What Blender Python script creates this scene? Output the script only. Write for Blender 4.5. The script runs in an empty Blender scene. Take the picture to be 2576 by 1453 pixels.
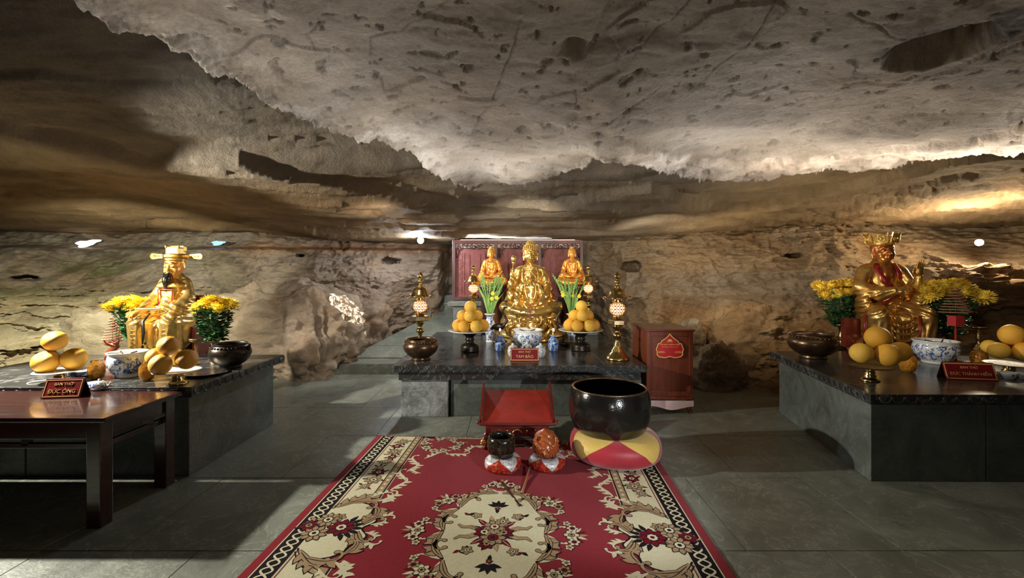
import bpy, bmesh, math, random
import numpy as np
from mathutils import Vector, Matrix, Euler, noise as mnoise
from mathutils.geometry import tessellate_polygon
PI = math.pi
random.seed(7)
rng = np.random.default_rng(11)
scene = bpy.context.scene
COL = scene.collection

# ------------------------------------------------------------------ camera
F, CX, HY, CZ = 1100.0, 1288.0, 690.0, 1.5
cam_d = bpy.data.cameras.new('camera'); cam = bpy.data.objects.new('camera', cam_d); COL.objects.link(cam)
cam.location = (0, 0, CZ); cam.rotation_euler = (PI/2, 0, 0)
cam_d.sensor_width = 36; cam_d.lens = 36*F/2576; cam_d.shift_y = -(726.5-HY)/2576
cam_d.clip_start = 0.05
scene.camera = cam
scene.view_settings.view_transform = 'Standard'
scene.view_settings.look = 'None'
scene.view_settings.gamma = 1
scene.view_settings.use_curve_mapping = False
scene.view_settings.exposure = 0.0

def pt(px, py, D):
    return Vector(((px-CX)/F*D, D, CZ-(py-HY)/F*D))
def on(px, py, z):                       # point seen at a pixel on the level z
    D = (CZ-z)*F/(py-HY)
    return Vector(((px-CX)/F*D, D, z))

# ------------------------------------------------------------------ world and lights
w = bpy.data.worlds.new('cave_air'); scene.world = w; w.use_nodes = True
w.node_tree.nodes['Background'].inputs[0].default_value = (1.0, .92, .82, 1)
w.node_tree.nodes['Background'].inputs[1].default_value = .012

def aim(o, target):
    d = Vector(target)-o.location
    o.rotation_euler = d.to_track_quat('-Z', 'Y').to_euler()
def lamp(name, kind, loc, power, color, size=.08, target=None, angle=60, blend=.3):
    l = bpy.data.lights.new(name, kind); l.energy = power; l.color = color
    if kind in ('POINT', 'SPOT'): l.shadow_soft_size = size
    if kind == 'SPOT': l.spot_size = math.radians(angle); l.spot_blend = blend
    if kind == 'AREA': l.shape = 'RECTANGLE'; l.size = size[0]; l.size_y = size[1]
    o = bpy.data.objects.new(name, l); COL.objects.link(o); o.location = loc
    if target is not None: aim(o, target)
    return o
WARM = (1, .80, .52); WHITE = (1, .95, .88); COOL = (.80, .90, 1); AMBER = (1, .72, .38)
# left lamp just outside the frame, throws the table's shadow on the floor
lamp('left_rock_lamp', 'SPOT', (-4.35, 3.15, 2.12), 900, (1, .96, .82), .04, (-2.2, 3.3, .3), 118, .25)
lamp('left_lamp_spill', 'SPOT', (-4.35, 3.15, 1.9), 9, (1, .86, .45), .05, (-4.2, 4.0, 2.4), 70, .6)
lamp('left_wall_lamp', 'SPOT', (-4.6, 4.2, 1.95), 560, (1, 1, .78), .06, (-5.5, 6.4, .55), 104, .5)
lamp('left_roof_fill', 'SPOT', (-3.8, 5.2, 1.0), 13, (1, .84, .62), .1, (-2.9, 4.6, 2.4), 150, .8)  # unseen weak light added to lift the left roof recess
# bare bulb on the back wall left of the screen, and an unseen spot added to brighten the rocks below it
lamp('back_bulb', 'POINT', (-1.50, 7.10, 2.02), 105, (.86, .93, 1), .04)
lamp('back_rock_fill', 'SPOT', (-1.2, 4.3, 2.15), 150, (1, .90, .78), .05, (-2.7, 7.4, .9), 75, .6)
# led lamp behind the right statue
lamp('right_led', 'POINT', (6.15, 5.75, 1.95), 110, (1, .82, .55), .05)
lamp('right_rock_lamp', 'SPOT', (2.6, 5.2, 1.7), 60, (1, .80, .52), .1, (4.0, 7.2, 1.35), 120, .7)
lamp('right_roof_lamp', 'SPOT', (3.2, 4.6, .9), 60, (1, .86, .62), .1, (3.2, 4.9, 2.4), 150, .8)
lamp('back_right_fill', 'SPOT', (1.9, 5.4, 1.75), 75, (1, .88, .66), .06, (2.4, 7.7, 1.75), 105, .6)  # unseen spot added to brighten the rock right of the screen
# strip above the carved screen
lamp('screen_strip', 'AREA', (.10, 7.58, 2.13), 45, (1, .86, .66), (2.1, .05), (.10, 7.3, 3))
# floodlight low at the visitor's right, aimed at the altar
lamp('altar_flood', 'SPOT', (1.55, .75, 1.05), 200, (.95, .98, 1), .025, (-.15, 4.7, .60), 58, .4)
# spots that gild the statues
lamp('statue_spot', 'SPOT', (.2, 3.9, 2.12), 170, (1, .90, .70), .04, (.2, 6.9, 1.3), 62, .5)
lamp('statue_side_spot', 'SPOT', (-1.3, 4.6, 2.0), 50, (1, .95, .84), .05, (.3, 6.9, 1.4), 50, .5)
lamp('official_spot', 'SPOT', (-2.5, 2.6, 2.05), 70, (1, .92, .72), .04, (-3.25, 4.25, 1.1), 48, .5)
lamp('monk_spot', 'SPOT', (2.7, 2.2, 2.05), 42, (1, .88, .66), .04, (4.0, 4.4, 1.15), 46, .6)
# unseen spots added to light the roof: under the edge of the near slab, pointing up and towards the visitor
for x_, y_, p_ in ((-1.35, 1.75, 7), (-.95, 2.45, 13), (-.35, 3.1, 30), (.45, 3.35, 24), (1.4, 3.1, 23), (2.3, 3.2, 27), (3.3, 2.9, 27)):
    lamp('roof_fill', 'SPOT', (x_, y_, 1.25), p_*.60, (1, .96, .90), .05, (x_*.85, y_-1.0, 2.3), 104, .35)
# unseen area lights added under the lip of the slab to brighten it
for (xa, ya), (xb, yb), p_ in (((-1.35, 1.05), (-1.05, 1.6), 1.7), ((-1.02, 1.65), (-.72, 2.3), 2.8), ((-.66, 2.4), (-.32, 3.2), 4.8), ((-.2, 3.3), (.35, 2.75), 5), ((.95, 2.55), (1.7, 3.05), 7), ((1.8, 3.05), (2.7, 2.85), 9), ((2.8, 2.75), (3.3, 2.3), 7)):
    v_ = Vector((xb-xa, yb-ya, 0)); o_ = lamp('lip_fill', 'AREA', ((xa+xb)/2, (ya+yb)/2, 1.93), p_, (.90, .94, 1), (v_.length, .04), None)
    o_.rotation_euler = (PI, 0, -math.atan2(v_.y, v_.x)) if False else Matrix(((v_.normalized().x, -v_.normalized().y, 0), (v_.normalized().y, v_.normalized().x, 0), (0, 0, 1))).to_4x4().to_euler()
    o_.rotation_euler = (o_.rotation_euler.to_matrix() @ Matrix.Rotation(PI, 3, 'X')).to_euler()
lamp('roof_fill_near', 'SPOT', (.5, -.4, .9), 34, (1, .91, .78), .15, (.8, 1.8, 2.4), 130, .7)  # unseen spot added behind the visitor to brighten the near roof
# daylight that falls through a gap in the roof on the left rocks
gap = lamp('daylight_gap', 'SPOT', (-2.0, 5.6, 2.1), 2200, (1, .96, .84), .004, (-2.75, 7.1, .72), 19, .25)
gap.data.use_nodes = True; gt = gap.data.node_tree; ge = gt.nodes['Emission']      # noise put into the spot's strength speckles the daylight
tcn = gt.nodes.new('ShaderNodeTexCoord'); gn = gt.nodes.new('ShaderNodeTexNoise'); gn.inputs['Scale'].default_value = 26; gn.inputs['Detail'].default_value = 6; gn.inputs['Roughness'].default_value = .75
gr_ = gt.nodes.new('ShaderNodeValToRGB'); gr_.color_ramp.elements[0].position = .50; gr_.color_ramp.elements[1].position = .58
gt.links.new(tcn.outputs['Normal'], gn.inputs['Vector']); gt.links.new(gn.outputs['Fac'], gr_.inputs['Fac']); gt.links.new(gr_.outputs['Color'], ge.inputs['Strength'])

# ------------------------------------------------------------------ helpers
def tag(o, label=None, cat=None, group=None, kind=None):
    if label: o['label'] = label
    if cat: o['category'] = cat
    if group: o['group'] = group
    if kind: o['kind'] = kind
    return o
def empty(name, loc=(0,0,0), rz=0, label=None, cat=None, group=None):
    o = bpy.data.objects.new(name, None); COL.objects.link(o); o.empty_display_size = .05
    o.location = loc; o.rotation_euler = (0, 0, rz)
    return tag(o, label, cat, group)
def dup(root, loc, rz=None, label=None, group=None, scale=None):
    r = root.copy(); COL.objects.link(r); r.location = loc
    if rz is not None: r.rotation_euler = (0, 0, rz)
    if scale: r.scale = (scale,)*3
    if label: r['label'] = label
    if group: r['group'] = group
    for ch in list(root.children):
        c = ch.copy(); COL.objects.link(c); c.parent = r
        for g in list(ch.children):
            d = g.copy(); COL.objects.link(d); d.parent = c
    return r

def mesh_np(name, V, Q, mats, parent=None, smooth=True, midx=None):
    me = bpy.data.meshes.new(name)
    V = np.asarray(V, dtype=np.float32); Q = np.asarray(Q, dtype=np.int32); n = Q.shape[1]
    me.vertices.add(len(V)); me.vertices.foreach_set('co', V.ravel())
    me.loops.add(Q.size); me.loops.foreach_set('vertex_index', Q.ravel())
    me.polygons.add(len(Q)); me.polygons.foreach_set('loop_start', np.arange(0, Q.size, n, dtype=np.int32))
    if midx is not None: me.polygons.foreach_set('material_index', np.asarray(midx, dtype=np.int32))
    me.polygons.foreach_set('use_smooth', np.full(len(Q), smooth))
    for m in (mats if isinstance(mats, (list, tuple)) else [mats]): me.materials.append(m)
    me.update(calc_edges=True); me.validate()
    o = bpy.data.objects.new(name, me); COL.objects.link(o); o.parent = parent
    return o

class MB:
    def __init__(s): s.v = []; s.f = []; s.m = []; s.sm = []
    def add(s, vs, fs, m=0, sm=False, M=None):
        b = len(s.v)
        if M is not None: vs = [M @ Vector(v) for v in vs]
        s.v += [tuple(v) for v in vs]
        for f in fs: s.f.append(tuple(i+b for i in f)); s.m.append(m); s.sm.append(sm)
        return s
    def box(s, c, d, m=0, M=None, bev=0.0):
        x, y, z = c; a, b, h = d[0]/2, d[1]/2, d[2]/2
        if bev <= 0:
            vs = [(x+i*a, y+j*b, z+k*h) for k in (-1,1) for j in (-1,1) for i in (-1,1)]
            fs = [(0,2,3,1),(4,5,7,6),(0,1,5,4),(2,6,7,3),(0,4,6,2),(1,3,7,5)]
            return s.add(vs, fs, m, False, M)
        bm = bmesh.new(); bmesh.ops.create_cube(bm, size=1)
        for v in bm.verts: v.co = (x+v.co.x*d[0], y+v.co.y*d[1], z+v.co.z*d[2])
        bmesh.ops.bevel(bm, geom=bm.edges[:], offset=min(bev, min(d)*.45), segments=2, affect='EDGES', profile=.6)
        return s.bm(bm, m, False, M)
    def bm(s, bm, m=0, sm=False, M=None):
        bm.verts.index_update()
        s.add([v.co.copy() for v in bm.verts], [[v.index for v in f.verts] for f in bm.faces], m, sm, M); bm.free(); return s
    def lathe(s, prof, n=32, c=(0,0,0), m=0, sm=True, M=None, wob=None):
        vs = []; fs = []
        for (r, z) in prof:
            for i in range(n):
                a = 2*PI*i/n; rr = r*(wob(a, z) if wob else 1)
                vs.append((c[0]+rr*math.cos(a), c[1]+rr*math.sin(a), c[2]+z))
        for j in range(len(prof)-1):
            for i in range(n):
                k = (i+1) % n; fs.append((j*n+i, j*n+k, (j+1)*n+k, (j+1)*n+i))
        if prof[0][0] > 1e-5: fs.append(tuple(range(n))[::-1])
        if prof[-1][0] > 1e-5: fs.append(tuple((len(prof)-1)*n+i for i in range(n)))
        return s.add(vs, fs, m, sm, M)
    def tube(s, pts, r, n=8, m=0, sm=True, M=None, cap=True, flat=1.0):
        pts = [Vector(p) for p in pts]; R = r if isinstance(r, (list, tuple)) else [r]*len(pts)
        vs = []; fs = []; up = None
        for i, p in enumerate(pts):
            t = (pts[min(i+1, len(pts)-1)]-pts[max(i-1, 0)])
            t = t.normalized() if t.length > 1e-9 else Vector((0,0,1))
            if up is None:
                up = Vector((0,0,1)) if abs(t.z) < .9 else Vector((1,0,0))
            a = t.cross(up)
            if a.length < 1e-6: a = t.cross(Vector((0,1,0)))
            a.normalize(); b = a.cross(t).normalized(); up = b
            for k in range(n):
                an = 2*PI*k/n; vs.append(p+(a*math.cos(an)+b*math.sin(an)*flat)*R[i])
        for i in range(len(pts)-1):
            for k in range(n):
                l = (k+1) % n; fs.append((i*n+k, i*n+l, (i+1)*n+l, (i+1)*n+k))
        if cap: fs.append(tuple(range(n))[::-1]); fs.append(tuple((len(pts)-1)*n+k for k in range(n)))
        return s.add(vs, fs, m, sm, M)
    def ell(s, c, r, nu=16, nv=10, m=0, M=None, R=None, fn=None):
        vs = []; fs = []
        if not isinstance(r, (list, tuple)): r = (r, r, r)
        for j in range(nv+1):
            ph = -PI/2+PI*j/nv
            for i in range(nu):
                a = 2*PI*i/nu; d = Vector((math.cos(ph)*math.cos(a), math.cos(ph)*math.sin(a), math.sin(ph)))
                k = fn(d) if fn else 1
                v = Vector((d.x*r[0]*k, d.y*r[1]*k, d.z*r[2]*k))
                if R is not None: v = R @ v
                vs.append(v+Vector(c))
        for j in range(nv):
            for i in range(nu):
                k = (i+1) % nu; fs.append((j*nu+i, j*nu+k, (j+1)*nu+k, (j+1)*nu+i))
        return s.add(vs, fs, m, True, M)
    def prism(s, poly, z0, z1, m=0, M=None):
        n = len(poly); vs = [(p[0], p[1], z0) for p in poly]+[(p[0], p[1], z1) for p in poly]
        fs = [(i, (i+1) % n, n+(i+1) % n, n+i) for i in range(n)]
        tr = tessellate_polygon([[Vector((p[0], p[1], 0)) for p in poly]])
        for t in tr: fs.append(tuple(t)[::-1]); fs.append(tuple(n+i for i in t))
        return s.add(vs, fs, m, False, M)
    def build(s, name, mats, parent=None, loc=None, label=None, fix=True):
        me = bpy.data.meshes.new(name); me.from_pydata(s.v, [], s.f)
        for m in (mats if isinstance(mats, (list, tuple)) else [mats]): me.materials.append(m)
        me.polygons.foreach_set('material_index', s.m); me.polygons.foreach_set('use_smooth', s.sm)
        if fix:
            bm = bmesh.new(); bm.from_mesh(me); bmesh.ops.remove_doubles(bm, verts=bm.verts, dist=1e-6)
            bmesh.ops.recalc_face_normals(bm, faces=bm.faces); bm.to_mesh(me); bm.free()
        me.update()
        o = bpy.data.objects.new(name, me); COL.objects.link(o); o.parent = parent
        if loc is not None: o.location = loc
        if label: o['label'] = label
        return o
def RZ(a): return Matrix.Rotation(a, 4, 'Z')
def T(x, y, z): return Matrix.Translation((x, y, z))

# ------------------------------------------------------------------ materials
def principled(name):
    m = bpy.data.materials.new(name); m.use_nodes = True; nt = m.node_tree
    return m, nt, nt.nodes['Principled BSDF']
def N(nt, t, **kw):
    n = nt.nodes.new(t)
    for k, v in kw.items(): setattr(n, k, v)
    return n
def noise_node(nt, vec, scale, detail=6, rough=.6, dist=0):
    n = N(nt, 'ShaderNodeTexNoise'); n.inputs['Scale'].default_value = scale; n.inputs['Detail'].default_value = detail
    n.inputs['Roughness'].default_value = rough; n.inputs['Distortion'].default_value = dist
    nt.links.new(vec, n.inputs['Vector']); return n
def ramp(nt, src, stops):
    r = N(nt, 'ShaderNodeValToRGB'); el = r.color_ramp.elements
    while len(el) < len(stops): el.new(.5)
    for e, (p, c) in zip(el, stops):
        e.position = p; e.color = (*c, 1) if len(c) == 3 else c
    nt.links.new(src, r.inputs['Fac']); return r
def mat(name, col, rough=.5, metal=0, col2=None, nscale=8, bump=0, bscale=40, coat=0, spec=None, stretch=None, thr=(.35, .65), emis=None, estr=0, trans=0, ior=None, bkind='noise', rough2=None, sheen=0):
    m, nt, p = principled(name)
    p.inputs['Base Color'].default_value = (*col, 1); p.inputs['Roughness'].default_value = rough
    p.inputs['Metallic'].default_value = metal; p.inputs['Coat Weight'].default_value = coat; p.inputs['Coat Roughness'].default_value = .08
    if spec is not None: p.inputs['Specular IOR Level'].default_value = spec
    if ior: p.inputs['IOR'].default_value = ior
    if trans: p.inputs['Transmission Weight'].default_value = trans
    if sheen: p.inputs['Sheen Weight'].default_value = sheen
    if emis: p.inputs['Emission Color'].default_value = (*emis, 1); p.inputs['Emission Strength'].default_value = estr
    if col2 or bump or rough2:
        tc = N(nt, 'ShaderNodeTexCoord'); vec = tc.outputs['Object']
        if stretch:
            mp = N(nt, 'ShaderNodeMapping'); mp.inputs['Scale'].default_value = stretch; nt.links.new(vec, mp.inputs['Vector']); vec = mp.outputs[0]
        if col2 or rough2:
            n = noise_node(nt, vec, nscale, 8, .65, .4)
            if col2:
                r = ramp(nt, n.outputs['Fac'], [(thr[0], col), (thr[1], col2)]); nt.links.new(r.outputs[0], p.inputs['Base Color'])
            if rough2:
                r2 = ramp(nt, n.outputs['Fac'], [(.35, (rough,)*3), (.7, (rough2,)*3)]); nt.links.new(r2.outputs[0], p.inputs['Roughness'])
        if bump:
            if bkind == 'noise': h = noise_node(nt, vec, bscale, 6, .6).outputs['Fac']
            else:
                v = N(nt, 'ShaderNodeTexVoronoi'); v.inputs['Scale'].default_value = bscale; nt.links.new(vec, v.inputs['Vector']); h = v.outputs['Distance']
            b = N(nt, 'ShaderNodeBump'); b.inputs['Strength'].default_value = bump; b.inputs['Distance'].default_value = .01
            nt.links.new(h, b.inputs['Height']); nt.links.new(b.outputs[0], p.inputs['Normal'])
    return m

M = {}
M['gold'] = mat('gold_leaf', (.93, .68, .24), .20, .88, (.84, .54, .16), 6, .06, 18, rough2=.32)
M['gold_old'] = mat('aged_gold_leaf', (.84, .56, .19), .26, .88, (.48, .24, .055), 7, .22, 26, rough2=.40)
M['gold_relief'] = mat('embossed_gold', (.92, .60, .16), .25, 1, (.5, .28, .06), 30, .9, 45)
M['bronze_skin'] = mat('copper_toned_skin', (.55, .22, .06), .25, .7, (.36, .12, .03), 6, .05, 20)
M['amber_skin'] = mat('amber_lacquer_skin', (.85, .42, .10), .28, .45, (.75, .33, .07), 6)
M['amber_robe'] = mat('amber_gilded_robe', (.92, .50, .10), .3, .6, (.80, .33, .06), 12, .3, 30)
M['brass'] = mat('polished_brass', (.78, .58, .24), .2, 1, (.55, .38, .13), 9, .05, 30)
M['brass_dark'] = mat('tarnished_brass', (.42, .31, .16), .3, 1, (.22, .15, .08), 12, .1, 40)
M['bronze'] = mat('dark_bronze', (.19, .12, .07), .3, .85, (.10, .06, .035), 10, .12, 30)
M['bronze_black'] = mat('blackened_bronze', (.055, .045, .035), .34, .8, (.03, .024, .02), 12, .2, 40)
M['lacquer'] = mat('black_hammered_lacquer', (.007, .007, .008), .16, .1, (.016, .013, .010), 5, .07, 95, coat=.4, bkind='v')
M['lacquer_gold'] = mat('black_lacquer_with_gold_specks', (.012, .010, .008), .22, .35, (.16, .10, .03), 60, .05, 160, thr=(.52, .75), coat=.3, bkind='v')
M['rim'] = mat('worn_bronze_rim', (.30, .22, .14), .3, .9, (.12, .09, .06), 14)
M['redwood'] = mat('red_stained_wood', (.17, .018, .012), .32, 0, (.12, .012, .008), 3, .1, 40, coat=.3, stretch=(1, 8, 8))
M['redwood_top'] = mat('brick_red_painted_board', (.36, .024, .014), .5, 0, (.22, .012, .008), 5)
M['mahogany'] = mat('varnished_mahogany', (.24, .055, .022), .28, 0, (.13, .028, .012), 3.5, .06, 30, coat=.35, stretch=(4, 4, .6))
M['darkwood'] = mat('dark_varnished_wood', (.050, .013, .011), .16, 0, (.022, .006, .005), 3, .05, 30, coat=.5, stretch=(.7, 8, 8), rough2=.3)
M['screenwood'] = mat('dark_maroon_wood', (.060, .016, .014), .42, 0, (.035, .010, .010), 5, .1, 30)
M['panel'] = mat('carved_maroon_panel', (.20, .045, .04), .45, 0, (.13, .03, .028), 14, .6, 60)
M['panel_pale'] = mat('pale_panel_ground', (.62, .50, .42), .6)
M['granite'] = None
M['porcelain'] = None
M['white'] = mat('white_porcelain', (.78, .78, .74), .15, 0, coat=.5)
M['ash'] = mat('incense_ash', (.55, .53, .48), .95, 0, (.4, .38, .34), 20, .5, 60)
M['dark_hole'] = mat('dark_ash_inside', (.02, .017, .014), .9)
M['pomelo'] = mat('pomelo_peel', (.86, .40, .035), .42, 0, (.80, .47, .055), 3, .35, 130)
M['pomelo_b'] = mat('yellow_pomelo_peel', (.85, .50, .06), .42, 0, (.76, .47, .07), 4, .3, 120)
M['stemend'] = mat('dry_fruit_stem', (.22, .20, .06), .8)
M['orangejar'] = mat('orange_bead_filling', (.85, .40, .03), .25, 0, (.65, .25, .01), 30, .9, 60, coat=.6, bkind='v')
M['glass'] = mat('clear_glass', (1, .98, .95), .03, 0, trans=1, ior=1.3)
M['petal'] = mat('yellow_petals', (.92, .62, .02), .6, 0, (.95, .74, .06), 12)
M['petal_old'] = mat('deep_yellow_petals', (.80, .55, .045), .6, 0, (.9, .68, .10), 12)
M['leaf'] = mat('dark_green_leaves', (.018, .075, .022), .5, 0, (.045, .13, .04), 14)
M['stem'] = mat('pale_green_stems', (.13, .30, .07), .5, 0, (.26, .42, .12), 10)
M['coil'] = mat('brown_incense_coil', (.30, .14, .08), .8, 0, (.22, .09, .05), 20)
M['coilred'] = mat('red_paper', (.42, .02, .02), .6)
M['beard'] = mat('black_painted_beard', (.008, .007, .006), .25, coat=.4)
M['redtrim'] = mat('crimson_robe_trim', (.26, .008, .018), .3, .1, coat=.3)
M['sign'] = mat('maroon_sign_board', (.22, .010, .012), .35, coat=.25)
M['signside'] = mat('dark_sign_side', (.03, .006, .006), .4)
M['signgold'] = mat('gold_sign_print', (.85, .62, .25), .4, .2)
M['stickred'] = mat('red_sticker', (.55, .012, .012), .35)
M['stickyel'] = mat('yellow_sticker_print', (.95, .60, .16), .4)
M['pinkcloth'] = mat('pale_pink_cloth', (.72, .50, .50), .8, 0, (.62, .42, .42), 10)
M['cush_red'] = mat('crimson_cushion_cloth', (.42, .018, .035), .48, 0, (.34, .012, .028), 6, .12, 120, sheen=.4)
M['cush_yel'] = mat('yellow_cushion_cloth', (.72, .50, .12), .5, 0, (.62, .42, .09), 6, .12, 120, sheen=.3)
M['cush_white'] = mat('speckled_silver_cloth', (.70, .70, .70), .4, .2, (.10, .12, .20), 90, .2, 80, thr=(.5, .62))
M['brocade'] = mat('red_gold_brocade', (.42, .02, .015), .35, .3, (.75, .38, .12), 40, .3, 80, thr=(.5, .72))
M['mokugyo'] = mat('carved_orange_wood', (.36, .085, .018), .28, 0, (.24, .05, .010), 8, .35, 30, coat=.4)
M['stick'] = mat('dark_brown_stick', (.06, .018, .012), .25, coat=.4)
M['stick2'] = mat('brown_wood_stick', (.30, .11, .06), .45)
M['silver'] = mat('silver_tray', (.6, .58, .54), .22, 1)
M['bulb'] = mat('bulb_light', (1, 1, 1), .3, emis=(.93, .96, 1), estr=60)
M['globe'] = mat('lantern_glow', (1, .5, .4), .3, emis=(1, .42, .26), estr=6.5)
M['globehot'] = mat('lantern_bulb', (1, 1, 1), .3, emis=(1, .9, .78), estr=30)
M['candle'] = mat('small_lamp_tip', (1, 1, 1), .3, emis=(1, .85, .65), estr=14)
M['strip'] = mat('led_strip', (1, 1, 1), .3, emis=(1, .86, .66), estr=10)
M['skyhole'] = mat('sky_through_gap', (1, 1, 1), .5, emis=(1, .93, .85), estr=3.2)
M['bluelamp'] = mat('blue_lamp_glow', (.1, .3, 1), .5, emis=(.12, .42, 1), estr=3.5)
M['carpet_red'] = mat('carpet_red_pile', (.225, .006, .016), .95, 0, (.19, .005, .013), 60, .35, 300, spec=.1, sheen=.08)
M['carpet_cream'] = mat('carpet_cream_pile', (.62, .58, .40), .95, 0, (.54, .50, .34), 60, .35, 300, spec=.1)
M['carpet_tan'] = mat('carpet_tan_pile', (.36, .25, .14), .95, 0, (.31, .21, .12), 60, .35, 300, spec=.1)
M['carpet_black'] = mat('carpet_black_pile', (.012, .008, .010), .95, spec=.1)
M['carpet_wine'] = mat('carpet_wine_pile', (.13, .006, .014), .95, spec=.1)
M['relief_stone'] = mat('worn_carved_edge', (.10, .11, .11), .35, 0, (.03, .033, .033), 20)

def stone_mat(name, base, dark, vein, rough=.2, nscale=3, vscale=2.2, vamt=.5, bump=.1, rough2=None):
    m, nt, p = principled(name); tc = N(nt, 'ShaderNodeTexCoord')
    geo = N(nt, 'ShaderNodeNewGeometry'); vec = geo.outputs['Position']
    n1 = noise_node(nt, vec, nscale, 8, .7, .8)
    r1 = ramp(nt, n1.outputs['Fac'], [(.32, dark), (.68, base)])
    n2 = noise_node(nt, vec, vscale, 10, .62, 2.2)
    r2 = ramp(nt, n2.outputs['Fac'], [(.485, (0,0,0)), (.5, (vamt,)*3), (.515, (0,0,0))])
    n3 = noise_node(nt, vec, 34, 6, .7)
    r3 = ramp(nt, n3.outputs['Fac'], [(.60, (0,0,0)), (.80, (.5*vamt,)*3)])
    ad = N(nt, 'ShaderNodeMath', operation='MAXIMUM'); nt.links.new(r2.outputs[0], ad.inputs[0]); nt.links.new(r3.outputs[0], ad.inputs[1])
    mx = N(nt, 'ShaderNodeMix', data_type='RGBA'); nt.links.new(ad.outputs[0], mx.inputs['Factor'])
    nt.links.new(r1.outputs[0], mx.inputs['A']); mx.inputs['B'].default_value = (*vein, 1)
    nt.links.new(mx.outputs['Result'], p.inputs['Base Color'])
    rr = ramp(nt, n1.outputs['Fac'], [(.3, (rough,)*3), (.75, (rough2 or rough*1.6,)*3)]); nt.links.new(rr.outputs[0], p.inputs['Roughness'])
    b = N(nt, 'ShaderNodeBump'); b.inputs['Strength'].default_value = bump; b.inputs['Distance'].default_value = .01
    nt.links.new(noise_node(nt, vec, 45, 6, .6).outputs['Fac'], b.inputs['Height']); nt.links.new(b.outputs[0], p.inputs['Normal'])
    return m
M['granite'] = stone_mat('polished_black_granite', (.050, .050, .048), (.018, .019, .019), (.30, .30, .28), .13, 2.5, 1.6, .45, .04, .30)
M['floor'] = stone_mat('grey_green_floor_slate', (.215, .228, .190), (.105, .115, .095), (.45, .47, .40), .30, 2.2, 2.6, .45, .22, .48)
M['joint'] = mat('dark_floor_joint', (.09, .095, .08), .9)
M['block'] = stone_mat('grey_green_stone_block', (.15, .17, .155), (.060, .070, .062), (.30, .31, .28), .45, 3, 3, .3, .35, .6)
M['rubble'] = stone_mat('mottled_grey_stone', (.33, .34, .33), (.055, .06, .055), (.5, .5, .48), .5, 7, 5, .5, .5, .65)

def porcelain():
    m, nt, p = principled('blue_and_white_porcelain'); tc = N(nt, 'ShaderNodeTexCoord'); vec = tc.outputs['Object']
    n = noise_node(nt, vec, 17, 3, .55, 1.6)
    r = ramp(nt, n.outputs['Fac'], [(.50, (.74, .77, .78)), (.525, (.04, .10, .36)), (.60, (.02, .05, .22)), (.615, (.70, .74, .76))])
    n2 = noise_node(nt, vec, 60, 2, .5, .6)
    r2 = ramp(nt, n2.outputs['Fac'], [(.60, (0,0,0)), (.64, (.8,)*3)])
    at = N(nt, 'ShaderNodeAttribute', attribute_name='band')
    mx = N(nt, 'ShaderNodeMix', data_type='RGBA'); nt.links.new(r2.outputs[0], mx.inputs['Factor']); nt.links.new(r.outputs[0], mx.inputs['A']); mx.inputs['B'].default_value = (.05, .12, .38, 1)
    m2 = N(nt, 'ShaderNodeMix', data_type='RGBA'); nt.links.new(at.outputs['Fac'], m2.inputs['Factor']); m2.inputs['A'].default_value = (.74, .77, .78, 1)
    nt.links.new(mx.outputs['Result'], m2.inputs['B']); nt.links.new(m2.outputs['Result'], p.inputs['Base Color'])
    p.inputs['Roughness'].default_value = .14; p.inputs['Coat Weight'].default_value = .5
    return m
M['porcelain'] = porcelain()
M['blueporc'] = mat('deep_blue_porcelain', (.05, .12, .42), .15, 0, (.45, .55, .72), 38, thr=(.48, .56), coat=.5)

def band_attr(o, z0, z1):
    me = o.data; a = me.attributes.new('band', 'FLOAT', 'POINT')
    z = np.empty(len(me.vertices)*3); me.vertices.foreach_get('co', z); z = z[2::3]
    a.data.foreach_set('value', np.clip(np.minimum((z-z0), (z1-z))*400, 0, 1).astype(np.float32))

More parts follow.
